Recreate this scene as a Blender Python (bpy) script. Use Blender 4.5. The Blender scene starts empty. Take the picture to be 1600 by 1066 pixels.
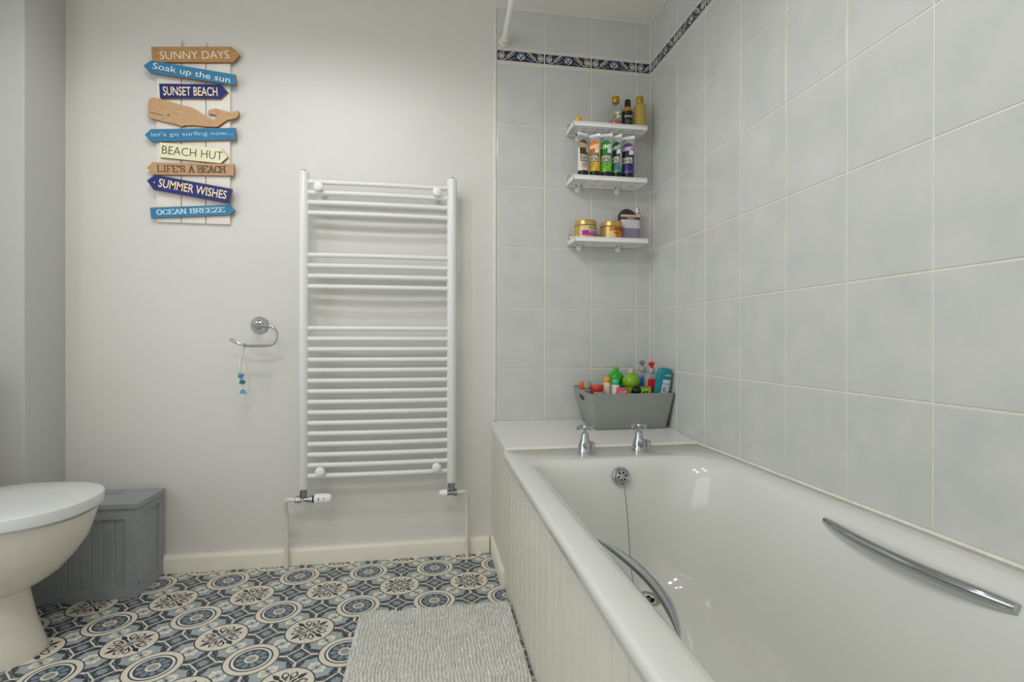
import bpy, bmesh, math, random
from math import sin, cos, pi, radians, sqrt, atan2
from mathutils import Vector, Matrix, Euler

random.seed(7)
SC = bpy.context.scene
COL = SC.collection

# ------------------------------------------------------------------ camera, view, light
cam_d = bpy.data.cameras.new('camera')
cam_d.sensor_width = 36.0
cam_d.lens = 17.844
cam_d.clip_start = 0.02
cam = bpy.data.objects.new('camera', cam_d)
COL.objects.link(cam)
YAW, PIT, ROL = 0.162844, -0.00177, 0.001727
_r0 = Vector((cos(YAW), -sin(YAW), 0)); _f = Vector((sin(YAW)*cos(PIT), cos(YAW)*cos(PIT), sin(PIT)))
_u0 = _r0.cross(_f)
_r = _r0*cos(ROL) + _u0*sin(ROL); _u = -_r0*sin(ROL) + _u0*cos(ROL)
_m = Matrix((_r, _u, -_f)).transposed().to_4x4()
_m.translation = Vector((-0.93781, -2.05487, 0.85982))
cam.matrix_world = _m
SC.camera = cam

SC.view_settings.view_transform = 'Standard'
SC.view_settings.look = 'None'
SC.view_settings.gamma = 1.0
SC.view_settings.use_curve_mapping = False
SC.view_settings.exposure = 0.09
SC.cycles.max_bounces = 12
SC.cycles.diffuse_bounces = 8
SC.cycles.glossy_bounces = 5
SC.cycles.transmission_bounces = 8

world = bpy.data.worlds.new('world')
SC.world = world
world.use_nodes = True
world.node_tree.nodes['Background'].inputs[0].default_value = (0.92, 0.985, 1.04, 1)
world.node_tree.nodes['Background'].inputs[1].default_value = 2.1

CEIL = 2.218
# unseen window added in the left wall for fill daylight: y, y, sill, head
FILL_WIN = (-2.52, -0.85, 0.45, 2.12)
_pd = bpy.data.lights.new('fill_window_portal', 'AREA')
_pd.shape = 'RECTANGLE'; _pd.size = FILL_WIN[1]-FILL_WIN[0]; _pd.size_y = FILL_WIN[3]-FILL_WIN[2]
_pd.cycles.is_portal = True
_po = bpy.data.objects.new('fill_window_portal', _pd)
COL.objects.link(_po)
_po.location = (-2.56, (FILL_WIN[0]+FILL_WIN[1])/2, (FILL_WIN[2]+FILL_WIN[3])/2)
_po.rotation_euler = (radians(90), 0, radians(-90))   # faces +x, into the room
# (x, y, watts, radius, colour) of the ceiling lamps; the last two are added as fill
LAMPS = [(-1.52, -0.97, 8.5, 0.040, (1.0, 0.98, 0.97)),
         (-1.20, -0.98, 6.5, 0.040, (1.0, 0.98, 0.97)),
         (-1.30, -1.70, 12.5, 0.08, (1.0, 0.985, 0.97)),
         (-1.75, -1.80, 11.5, 0.08, (1.0, 0.985, 0.97))]


# ------------------------------------------------------------------ materials
def lin(c):
    return tuple((v/12.92 if v <= 0.04045 else ((v+0.055)/1.055)**2.4) for v in c)


def hexc(h):
    return lin(tuple(int(h[i:i+2], 16)/255 for i in (0, 2, 4)))


MATS = {}


def mat(name, hx, rough=0.5, metal=0.0, var=0.04, scale=40.0, bump=0.0, bscale=120.0, trans=0.0, ior=1.45,
        stretch=None, coat=0.0, hx2=None, spec=None):
    if name in MATS:
        return MATS[name]
    m = bpy.data.materials.new(name)
    m.use_nodes = True
    nt = m.node_tree
    b = nt.nodes['Principled BSDF']
    b.inputs['Roughness'].default_value = rough
    b.inputs['Metallic'].default_value = metal
    b.inputs['IOR'].default_value = ior
    if trans:
        b.inputs['Transmission Weight'].default_value = trans
    if coat:
        b.inputs['Coat Weight'].default_value = coat
        b.inputs['Coat Roughness'].default_value = 0.08
    if spec is not None:
        b.inputs['Specular IOR Level'].default_value = spec
    c = hexc(hx)
    tc = nt.nodes.new('ShaderNodeTexCoord')
    src = tc.outputs['Object']
    if stretch:
        mp = nt.nodes.new('ShaderNodeMapping')
        mp.inputs['Scale'].default_value = stretch
        nt.links.new(src, mp.inputs['Vector'])
        src = mp.outputs['Vector']
    n = nt.nodes.new('ShaderNodeTexNoise')
    n.inputs['Scale'].default_value = scale
    n.inputs['Detail'].default_value = 5.0
    nt.links.new(src, n.inputs['Vector'])
    rp = nt.nodes.new('ShaderNodeValToRGB')
    rp.color_ramp.elements[0].position = 0.3
    rp.color_ramp.elements[1].position = 0.7
    if hx2:
        lo, hi = hexc(hx2), c
    else:
        lo = tuple(max(0, v*(1-var)) for v in c); hi = tuple(min(1, v*(1+var)) for v in c)
    rp.color_ramp.elements[0].color = (*lo, 1)
    rp.color_ramp.elements[1].color = (*hi, 1)
    nt.links.new(n.outputs['Fac'], rp.inputs['Fac'])
    nt.links.new(rp.outputs['Color'], b.inputs['Base Color'])
    if bump:
        n2 = nt.nodes.new('ShaderNodeTexNoise')
        n2.inputs['Scale'].default_value = bscale
        n2.inputs['Detail'].default_value = 4.0
        nt.links.new(src, n2.inputs['Vector'])
        bp = nt.nodes.new('ShaderNodeBump')
        bp.inputs['Strength'].default_value = bump
        bp.inputs['Distance'].default_value = 0.002
        nt.links.new(n2.outputs['Fac'], bp.inputs['Height'])
        nt.links.new(bp.outputs['Normal'], b.inputs['Normal'])
    MATS[name] = m
    return m


PAINT = mat('wall_paint', 'd6d4cf', 0.42, var=0.012, scale=3.0, bump=0.10, bscale=60)
PAINT2 = mat('white_wall_paint', 'e9e7e3', 0.5, var=0.012, scale=3.0)
PAINT_SHADED = mat('wall_paint_shaded', 'bcbeba', 0.5, var=0.012, scale=3.0)  # wall paint darkened: shade on the boxing put into its colour
CEILP = mat('ceiling_paint', 'ebe7e0', 0.8, var=0.015, scale=4.0)
TILE = mat('wall_tile', 'cccdc9', 0.16, var=0.03, scale=9.0, bump=0.012, bscale=14, hx2='c2c4c2')
GROUT = mat('tile_grout', 'e0dbcc', 0.85, var=0.05, scale=60)
SILIC = mat('sealant', 'e4e0d6', 0.5, var=0.05, scale=50)
GLOSSW = mat('white_gloss_paint', 'e6e1d4', 0.35, var=0.02, scale=8)
PANELM = mat('panel_paint', 'd3d1c4', 0.45, var=0.015, scale=12)
ACRYL = mat('bath_acrylic', 'd8d9d3', 0.10, var=0.008, scale=4, coat=0.3)
CERAM = mat('toilet_ceramic', 'ddd8cd', 0.16, var=0.02, scale=14, bump=0.01, bscale=30)
SEATP = mat('toilet_seat_plastic', 'd9dbdb', 0.28, var=0.008, scale=8)
RADW = mat('radiator_enamel', 'e3e6e2', 0.25, var=0.008, scale=10)
CHROME = mat('chrome', 'b6babd', 0.07, metal=1.0, var=0.03, scale=30)
BRUSH = mat('dull_metal', '9aa09c', 0.28, metal=1.0, var=0.1, scale=60)
BLACK = mat('black_plastic', '17171a', 0.35, var=0.1, scale=40)
HOLE = mat('dark_hole', '070707', 0.9, var=0.1, scale=40)
WPLAS = mat('white_plastic', 'eeeeec', 0.35, var=0.01, scale=20)
CLEAR = mat('clear_plastic', 'f4f6f5', 0.06, trans=0.95, ior=1.3, var=0.0)
GREYBX = mat('grey_painted_wood', '979b9f', 0.5, var=0.05, scale=30, stretch=(1, 1, 6))
GREYPL = mat('grey_bin_plastic', '959794', 0.38, var=0.02, scale=20)
OAK = mat('oak_board', 'bf9561', 0.6, hx2='9c7140', scale=30, stretch=(1.5, 6, 14))
PINE = mat('whale_wood', 'cba67e', 0.6, hx2='b48f68', scale=26, stretch=(1.5, 6, 14))
DRIFT = mat('weathered_board', 'cba57c', 0.65, hx2='a98460', scale=30, stretch=(1.5, 6, 16))
EDGEW = mat('raw_board_edge', '9a6f45', 0.7, var=0.15, scale=50)
BLUE1 = mat('sea_blue_paint', '2f79a3', 0.55, var=0.10, scale=40, stretch=(1, 4, 6))
NAVY = mat('navy_paint', '12276c', 0.5, var=0.10, scale=40, stretch=(1, 4, 6))
CREAMP = mat('cream_paint', 'e6e4c2', 0.6, var=0.04, scale=40)
SLATW = mat('whitewashed_slat', 'e6e1d8', 0.65, var=0.04, scale=30, stretch=(8, 4, 1))
LETW = mat('white_lettering', 'f0efe6', 0.6, var=0.05, scale=90)
LETC = mat('cream_lettering', 'f2d9b4', 0.6, var=0.1, scale=90)
LETD = mat('dark_lettering', '232323', 0.6, var=0.1, scale=90)
LETB = mat('brown_lettering', '54423a', 0.6, var=0.2, scale=120)
LETBL = mat('pale_blue_lettering', 'bfe0ea', 0.6, var=0.1, scale=120)
GOLD = mat('gold_plastic', 'c8ad68', 0.28, metal=0.5, var=0.08, scale=40)


def flat(hx, name=None, rough=0.4, **k):
    return mat(name or ('plastic_' + hx), hx, rough, var=k.pop('var', 0.04), **k)


# ------------------------------------------------------------------ mesh builder
class MB:
    def __init__(s):
        s.v = []; s.f = []; s.m = []; s.mats = []

    def mi(s, m):
        if m not in s.mats:
            s.mats.append(m)
        return s.mats.index(m)

    def add(s, verts, faces, m, M=None):
        o = len(s.v); k = s.mi(m)
        for p in verts:
            s.v.append(tuple(M @ Vector(p)) if M is not None else tuple(p))
        for f in faces:
            s.f.append(tuple(i+o for i in f)); s.m.append(k)
        return s

    def box(s, a, b, m, M=None):
        x0, y0, z0 = a; x1, y1, z1 = b
        v = [(x0, y0, z0), (x1, y0, z0), (x1, y1, z0), (x0, y1, z0), (x0, y0, z1), (x1, y0, z1), (x1, y1, z1), (x0, y1, z1)]
        return s.add(v, [(0, 3, 2, 1), (4, 5, 6, 7), (0, 1, 5, 4), (1, 2, 6, 5), (2, 3, 7, 6), (3, 0, 4, 7)], m, M)

    def bbox(s, a, b, m, r=0.003, M=None, seg=2):
        """box with rounded edges"""
        bm = bmesh.new()
        bmesh.ops.create_cube(bm, size=1.0)
        for v in bm.verts:
            v.co = Vector([(a[i]+b[i])/2 + v.co[i]*(b[i]-a[i]) for i in range(3)])
        bmesh.ops.bevel(bm, geom=bm.edges[:], offset=r, segments=seg, profile=0.5, affect='EDGES')
        bm.verts.index_update()
        s.add([v.co[:] for v in bm.verts], [[v.index for v in f.verts] for f in bm.faces], m, M)
        bm.free()
        return s

    def tube(s, pts, r, m, seg=12, caps=True, M=None, flat_axis=None):
        pts = [Vector(p) for p in pts]
        n = len(pts)
        rs = r if isinstance(r, (list, tuple)) else [r]*n
        T = []
        for i in range(n):
            a = pts[max(0, i-1)]; b = pts[min(n-1, i+1)]
            T.append((b-a).normalized())
        up = Vector((0, 0, 1)) if abs(T[0].z) < 0.9 else Vector((1, 0, 0))
        N = (up - T[0]*up.dot(T[0])).normalized()
        vs = []
        for i in range(n):
            N = (N - T[i]*N.dot(T[i])).normalized()
            Bn = T[i].cross(N)
            for k in range(seg):
                a = 2*pi*k/seg
                vs.append(pts[i] + (N*cos(a) + Bn*sin(a))*rs[i])
        fs = []
        for i in range(n-1):
            for k in range(seg):
                k2 = (k+1) % seg
                fs.append((i*seg+k, i*seg+k2, (i+1)*seg+k2, (i+1)*seg+k))
        if caps:
            fs.append(tuple(range(seg))[::-1]); fs.append(tuple((n-1)*seg+k for k in range(seg)))
        return s.add(vs, fs, m, M)

    def lathe(s, prof, m, seg=32, M=None, mf=None):
        """prof: (r, z) pairs bottom to top; mf(theta, i) may give a material per face"""
        vs = []; n = len(prof)
        for r, z in prof:
            for k in range(seg):
                a = 2*pi*k/seg
                vs.append((r*cos(a), r*sin(a), z))
        o = len(s.v)
        for p in vs:
            s.v.append(tuple(M @ Vector(p)) if M is not None else p)
        for i in range(n-1):
            for k in range(seg):
                k2 = (k+1) % seg
                s.f.append((o+i*seg+k, o+i*seg+k2, o+(i+1)*seg+k2, o+(i+1)*seg+k))
                s.m.append(s.mi(mf((k+0.5)/seg*2*pi, i) or m) if mf else s.mi(m))
        if prof[0][0] > 1e-6:
            s.f.append(tuple(o+k for k in range(seg))[::-1]); s.m.append(s.mi(m))
        if prof[-1][0] > 1e-6:
            s.f.append(tuple(o+(n-1)*seg+k for k in range(seg))); s.m.append(s.mi(m))
        return s

    def loft(s, rings, m, cap0=True, cap1=True, M=None, mf=None):
        n = len(rings[0]); o = len(s.v)
        for R in rings:
            for p in R:
                s.v.append(tuple(M @ Vector(p)) if M is not None else tuple(p))
        for i in range(len(rings)-1):
            for k in range(n):
                k2 = (k+1) % n
                s.f.append((o+i*n+k, o+i*n+k2, o+(i+1)*n+k2, o+(i+1)*n+k))
                s.m.append(s.mi((mf(i, k) if mf else None) or m))
        if cap0:
            s.f.append(tuple(o+k for k in range(n))[::-1]); s.m.append(s.mi(m))
        if cap1:
            s.f.append(tuple(o+(len(rings)-1)*n+k for k in range(n))); s.m.append(s.mi(m))
        return s

    def prism(s, poly, y0, y1, m, me=None):
        """outline in x,z extruded along y from y0 (front, towards -y) to y1"""
        n = len(poly)
        vs = [(x, y0, z) for x, z in poly] + [(x, y1, z) for x, z in poly]
        ar = sum(poly[i][0]*poly[(i+1) % n][1] - poly[(i+1) % n][0]*poly[i][1] for i in range(n))
        fr = tuple(range(n)) if ar > 0 else tuple(range(n))[::-1]
        s.add(vs, [fr, tuple(n+i for i in fr)[::-1]], m)
        sd = [(i, n+i, n+(i+1) % n, (i+1) % n) if ar > 0 else ((i+1) % n, n+(i+1) % n, n+i, i) for i in range(n)]
        return s.add(vs, sd, me or m)

    def build(s, name, parent=None, smooth=35, bevel=0, root=None, at=None):
        me = bpy.data.meshes.new(name)
        off = Vector((0, 0, 0))
        p = parent
        while p is not None:
            off += p.location; p = p.parent
        if at is not None and parent is None:
            off = Vector(at)
        vs = [(a-off.x, b-off.y, c-off.z) for a, b, c in s.v] if not s.__dict__.get('local') else s.v
        me.from_pydata(vs, [], s.f)
        for m in s.mats:
            me.materials.append(m)
        me.polygons.foreach_set('material_index', s.m)
        if smooth:
            me.polygons.foreach_set('use_smooth', [True]*len(me.polygons))
            me.set_sharp_from_angle(angle=radians(smooth))
        me.update()
        o = bpy.data.objects.new(name, me)
        COL.objects.link(o)
        if parent is not None:
            o.parent = parent
        elif at is not None:
            o.location = at
        if bevel:
            b = o.modifiers.new('bevel', 'BEVEL')
            b.width = bevel; b.segments = 2; b.limit_method = 'ANGLE'; b.angle_limit = radians(40)
        return o


def L():
    m = MB(); m.local = True
    return m


def thing(name, loc, label, cat, group=None, rz=0.0):
    o = bpy.data.objects.new(name, None)
    o.empty_display_size = 0.05
    COL.objects.link(o)
    o.location = loc; o.rotation_euler = (0, 0, rz)
    o['label'] = label; o['category'] = cat
    if group:
        o['group'] = group
    return o


def tag(o, label, cat, group=None):
    o['label'] = label; o['category'] = cat
    if group:
        o['group'] = group
    return o


def struct(o):
    o['kind'] = 'structure'
    return o


def arc(cx, cz, r, a0, a1, n):
    return [(cx+r*cos(radians(a0+(a1-a0)*i/n)), cz+r*sin(radians(a0+(a1-a0)*i/n))) for i in range(n+1)]


# ------------------------------------------------------------------ lettering
_txt = {}


def text_polys(body, bold=0.0):
    """triangles of a line of text, scaled to a 1 x 1 box: list of verts, faces"""
    key = (body, bold)
    if key not in _txt:
        c = bpy.data.curves.new('lettering', 'FONT')
        c.body = body; c.size = 1.0; c.offset = bold; c.resolution_u = 3
        o = bpy.data.objects.new('lettering', c)
        COL.objects.link(o)
        dg = bpy.context.evaluated_depsgraph_get()
        me = bpy.data.meshes.new_from_object(o.evaluated_get(dg))
        vs = [v.co.copy() for v in me.vertices]; fs = [tuple(p.vertices) for p in me.polygons]
        bpy.data.objects.remove(o); bpy.data.curves.remove(c); bpy.data.meshes.remove(me)
        x0 = min(v.x for v in vs); x1 = max(v.x for v in vs); y0 = min(v.y for v in vs); y1 = max(v.y for v in vs)
        _txt[key] = ([((v.x-x0)/(x1-x0), (v.y-y0)/(y1-y0)) for v in vs], fs)
    return _txt[key]


SER = {  # capital strokes in a 1 x 1 box; every open vertical end gets a slab
    'L': [[(0.15, 1), (0.15, 0)], [(0.15, 0), (0.95, 0), (0.95, 0.22)]],
    'I': [[(0.5, 1), (0.5, 0)]],
    'F': [[(0.15, 1), (0.15, 0)], [(0.15, 1), (0.92, 1), (0.92, 0.8)], [(0.15, 0.52), (0.65, 0.52)]],
    'E': [[(0.15, 1), (0.15, 0)], [(0.15, 1), (0.9, 1), (0.9, 0.8)], [(0.15, 0.52), (0.65, 0.52)], [(0.15, 0), (0.95, 0), (0.95, 0.22)]],
    'A': [[(0.5, 1), (0.08, 0)], [(0.5, 1), (0.92, 0)], [(0.25, 0.35), (0.75, 0.35)]],
    'B': [[(0.15, 1), (0.15, 0)], [(0.1, 1), (0.65, 1), (0.85, 0.87), (0.85, 0.66), (0.65, 0.53), (0.15, 0.53)],
          [(0.65, 0.53), (0.92, 0.4), (0.92, 0.13), (0.7, 0), (0.1, 0)]],
    'C': [[(0.9, 0.72), (0.82, 0.93), (0.55, 1), (0.25, 0.92), (0.1, 0.65), (0.1, 0.35), (0.25, 0.08), (0.55, 0), (0.82, 0.07), (0.92, 0.28)]],
    'H': [[(0.12, 1), (0.12, 0)], [(0.88, 1), (0.88, 0)], [(0.12, 0.52), (0.88, 0.52)]],
    'O': [[(0.5, 1), (0.2, 0.9), (0.08, 0.65), (0.08, 0.35), (0.2, 0.1), (0.5, 0), (0.8, 0.1), (0.92, 0.35), (0.92, 0.65), (0.8, 0.9), (0.5, 1)]],
    'N': [[(0.12, 0), (0.12, 1)], [(0.12, 1), (0.88, 0)], [(0.88, 0), (0.88, 1)]],
    'R': [[(0.15, 1), (0.15, 0)], [(0.1, 1), (0.68, 1), (0.88, 0.88), (0.88, 0.65), (0.68, 0.52), (0.15, 0.52)], [(0.55, 0.52), (0.92, 0)]],
    'Z': [[(0.1, 0.8), (0.1, 1), (0.88, 1)], [(0.88, 1), (0.1, 0)], [(0.1, 0), (0.92, 0), (0.92, 0.22)]],
    'S': [[(0.88, 0.72), (0.82, 0.92), (0.52, 1), (0.22, 0.93), (0.12, 0.76), (0.25, 0.58), (0.72, 0.44), (0.88, 0.26), (0.78, 0.07), (0.48, 0), (0.18, 0.08), (0.1, 0.3)]],
    "'": [[(0.5, 1), (0.42, 0.72)]],
}


def serif_polys(body, w_stroke=0.17, slab=0.22):
    vs = []; fs = []
    adv = {' ': 0.5, 'I': 0.62, "'": 0.3}
    x = 0.0

    def quad(a, b, w, asp):
        a = Vector(a); b = Vector(b); d = b-a
        if d.length < 1e-6:
            return
        n = Vector((-d.y, d.x)).normalized()*w/2
        e = d.normalized()*w*0.25
        o = len(vs)
        for p in (a-e-n, b+e-n, b+e+n, a-e+n):
            vs.append((p.x, p.y))
        fs.append((o, o+1, o+2, o+3))
    for ch in body:
        w = adv.get(ch, 0.92)
        for st in SER.get(ch, []):
            pts = [(x+px*(w*0.9), py) for px, py in st]
            for a, b in zip(pts, pts[1:]):
                ww = w_stroke if abs(a[1]-b[1]) > 0.35*abs(a[0]-b[0]) else w_stroke*0.55
                quad(a, b, ww, 1)
            if ch != "'":
                for p in (pts[0], pts[-1]):
                    q = pts[1] if p is pts[0] else pts[-2]
                    if p[1] in (0, 1) and abs(q[1]-p[1]) > 0.6 and not (ch == 'A' and p[1] == 1):
                        quad((p[0]-slab, p[1]), (p[0]+slab, p[1]), w_stroke*0.5, 1)
        x += w
    x0 = min(v[0] for v in vs); x1 = max(v[0] for v in vs); y0 = min(v[1] for v in vs); y1 = max(v[1] for v in vs)
    return [((a-x0)/(x1-x0), (b-y0)/(y1-y0)) for a, b in vs], fs


def put_text(mb, polys, m, P):
    """P(u, v) -> point"""
    vs, fs = polys
    mb.add([P(u, v) for u, v in vs], fs, m)
    return mb


# ------------------------------------------------------------------ setting: floor
def build_floor():
    mb = MB()
    X0, X1, Y0, Y1 = -2.46, -0.655, -2.70, 0.03
    CRE = mat('floor_cream', 'ddd5c4', 0.42, var=0.03, scale=30)
    LINE = mat('floor_line', '4a4a4a', 0.42, var=0.05, scale=30)
    SLATE = mat('floor_slate', '474e56', 0.42, var=0.08, scale=60)
    DARK = mat('floor_dark', '343842', 0.42, var=0.08, scale=60)
    MID = mat('floor_mid_blue', '7b8a92', 0.42, var=0.06, scale=60)
    TEAL = mat('floor_pale_teal', '9faaab', 0.42, var=0.05, scale=60)
    GRY = mat('floor_grey', '9a9c94', 0.42, var=0.05, scale=60)
    WHI = mat('floor_white', 'dedfd6', 0.42, var=0.04, scale=60)
    JOINT = mat('floor_joint', 'b4aa98', 0.5, var=0.04, scale=60)
    P = 0.2425
    ang = radians(-1.0)
    ox, oy = -1.1560, -0.1150

    def W(u, v):
        x, y = u*P, v*P
        return (ox + x*cos(ang) - y*sin(ang), oy + x*sin(ang) + y*cos(ang))
    items = []   # (layer, material, outline, inner outline)

    def circ(cx, cy, r, n=40):
        return [(cx+r*cos(2*pi*k/n), cy+r*sin(2*pi*k/n)) for k in range(n)]

    def disc(l, m, c, r):
        items.append((l, m, circ(c[0], c[1], r)))

    def poly(l, m, pts):
        items.append((l, m, pts))

    def petal(l, m, c, a, r0, r1, w, tip=0.5, n=8):
        """leaf from r0 to r1 along angle a, half width w"""
        pts = []
        for i in range(n+1):
            t = i/n
            pts.append((r0+(r1-r0)*t, w*sin(pi*t**tip)))
        for i in range(n-1, 0, -1):
            t = i/n
            pts.append((r0+(r1-r0)*t, -w*sin(pi*t**tip)))
        poly(l, m, [(c[0]+x*cos(a)-y*sin(a), c[1]+x*sin(a)+y*cos(a)) for x, y in pts])

    def stroke(l, m, pts, w):
        n = len(pts); a = []; b = []
        for i in range(n):
            p = Vector(pts[max(0, i-1)]); q = Vector(pts[min(n-1, i+1)])
            d = (q-p).normalized(); nn = Vector((-d.y, d.x))*w/2
            a.append((pts[i][0]+nn.x, pts[i][1]+nn.y)); b.append((pts[i][0]-nn.x, pts[i][1]-nn.y))
        poly(l, m, a + b[::-1])

    A = (0, 0); Bc = (0.5, 0.5)
    # medallion A
    for l, m, r in ((5, LINE, 0.292), (6, CRE, 0.278), (7, LINE, 0.222), (8, WHI, 0.204), (9, SLATE, 0.180), (11, CRE, 0.074), (12, GRY, 0.052)):
        disc(l, m, A, r)
    for k in range(10):
        petal(10, MID, A, 2*pi*k/10+0.1, 0.06, 0.166, 0.032, 1.5)
    # medallion B
    disc(5, LINE, Bc, 0.290); disc(6, CRE, Bc, 0.274)
    poly(7, JOINT, [(0.5-0.27, 0.4975), (0.5+0.27, 0.4975), (0.5+0.27, 0.5025), (0.5-0.27, 0.5025)])
    poly(7, JOINT, [(0.4975, 0.5-0.27), (0.5025, 0.5-0.27), (0.5025, 0.5+0.27), (0.4975, 0.5+0.27)])
    for q in range(4):
        d = pi/4+q*pi/2
        petal(9, DARK, Bc, d, 0.125, 0.250, 0.028, 0.80)
        petal(9, DARK, Bc, d, 0.03, 0.150, 0.015, 0.9)
        a = q*pi/2
        for sg in (-1, 1):
            aa = a+sg*0.29
            petal(9, DARK, Bc, aa, 0.052, 0.218, 0.040, 1.6)
            petal(10, CRE, Bc, aa-sg*0.02, 0.100, 0.198, 0.023, 1.5)
            petal(11, DARK, Bc, aa-sg*0.06, 0.095, 0.150, 0.007, 1.2)
        petal(11, MID, Bc, d, 0.0, 0.070, 0.020, 1.2)
    disc(12, MID, Bc, 0.036)
    # diamonds between the medallions (two per cell)
    for M, in (((0.5, 0.0),), ((0.0, 0.5),)):
        hw = 0.128

        def star(h, k):
            pts = []
            for q in range(4):
                a0 = q*pi/2; a1 = a0+pi/2
                p0 = Vector((h*cos(a0), h*sin(a0))); p1 = Vector((h*cos(a1), h*sin(a1)))
                mid = (p0+p1)/2*k
                for i in range(6):
                    t = i/6
                    p = p0*(1-t)**2 + mid*2*t*(1-t) + p1*t*t
                    pts.append((M[0]+p.x, M[1]+p.y))
            return pts
        poly(3, CRE, star(hw+0.020, 0.93)); poly(4, LINE, star(hw-0.002, 0.93)); poly(5, SLATE, star(hw-0.016, 0.93))
        for q in range(4):
            petal(6, MID, M, q*pi/2+pi/4, 0.0, 0.066, 0.020, 1.3)
            petal(6, TEAL, M, q*pi/2, 0.0, 0.060, 0.012, 1.3)
            # cream link out to the medallion
            c, s_ = cos(q*pi/2), sin(q*pi/2)
            for w, l, m in ((0.026, 3, CRE),):
                pts = [(0.12, -w/2), (0.25, -w/2-0.004), (0.25, w/2+0.004), (0.12, w/2)]
                poly(l, m, [(M[0]+x*c-y*s_, M[1]+x*s_+y*c) for x, y in pts])
            # dark corner leaves on both sides of the link
            for sg in (-1, 1):
                def R(x, y):
                    y *= sg
                    return (M[0]+x*c-y*s_, M[1]+x*s_+y*c)
                poly(2, SLATE, [R(x, y) for x, y in ((0.135, 0.008), (0.235, 0.010), (0.232, 0.040), (0.212, 0.070), (0.175, 0.088), (0.125, 0.100), (0.080, 0.098), (0.086, 0.070))])
                poly(3, MID, [R(x, y) for x, y in ((0.150, 0.022), (0.212, 0.024), (0.200, 0.050), (0.165, 0.072), (0.125, 0.082), (0.105, 0.080), (0.110, 0.064))])
                poly(4, DARK, [R(x, y) for x, y in ((0.158, 0.030), (0.184, 0.020), (0.205, 0.030), (0.206, 0.048), (0.184, 0.058), (0.158, 0.066), (0.132, 0.088), (0.108, 0.084), (0.116, 0.062), (0.142, 0.052))])
    # fans in the four quarters
    for sx in (-1, 1):
        for sy in (-1, 1):
            Q = (0.25*sx, 0.25*sy)
            base = atan2(-sx, sy)   # across the line from A to B
            for h in (0, pi):
                for k in range(-2, 3):
                    petal(4, WHI if k % 2 == 0 else CRE, Q, base+h+k*0.44, 0.020, 0.118-0.013*abs(k), 0.024, 1.6)
                    petal(5, GRY, Q, base+h+(k+0.5)*0.42, 0.03, 0.072, 0.0045, 1.0)
            petal(5, SLATE, Q, base+pi/2, -0.028, 0.028, 0.012, 1.0)
    mb.box((X0-0.04, Y0-0.04, -0.04), (X1+0.04, Y1, 0.0), TEAL)
    for i in range(-6, 3):
        for j in range(-11, 2):
            for q_, (lay, m, pts) in enumerate(items):
                w = [W(i+u, j+v) for u, v in pts]
                xs = [p[0] for p in w]; ys = [p[1] for p in w]
                if max(xs) < X0 or min(xs) > X1 or max(ys) < Y0 or min(ys) > Y1:
                    continue
                n = len(w)
                ar = sum(w[k][0]*w[(k+1) % n][1]-w[(k+1) % n][0]*w[k][1] for k in range(n))
                f = tuple(range(n)) if ar > 0 else tuple(range(n))[::-1]
                mb.add([(p[0], p[1], lay*0.00004+q_*0.0000002) for p in w], [f], m)
    o = mb.build('floor', smooth=0)
    bm = bmesh.new(); bm.from_mesh(o.data)
    for co, no in (((X0-0.04, 0, 0), (-1, 0, 0)), ((X1+0.04, 0, 0), (1, 0, 0)), ((0, Y0-0.04, 0), (0, -1, 0)), ((0, Y1, 0), (0, 1, 0))):
        bmesh.ops.bisect_plane(bm, geom=bm.verts[:]+bm.edges[:]+bm.faces[:], plane_co=co, plane_no=no, clear_outer=True, dist=1e-6)
    bm.to_mesh(o.data); bm.free()
    return struct(o)


build_floor()

# ------------------------------------------------------------------ setting: walls
CROWS = [0.492, 0.742, 0.992, 1.242, 1.492, 1.742, 1.992, 2.0555, CEIL]
BDARK = mat('border_navy', '1c2a55', 0.2, var=0.35, scale=60, hx2='26324a')
BCRE = mat('border_cream', 'd8cdb6', 0.2, var=0.05, scale=60)
BBLU = mat('border_blue', '6f86ad', 0.2, var=0.15, scale=60)
BMARG = mat('border_margin', 'd6cfc4', 0.2, var=0.03, scale=30)


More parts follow.
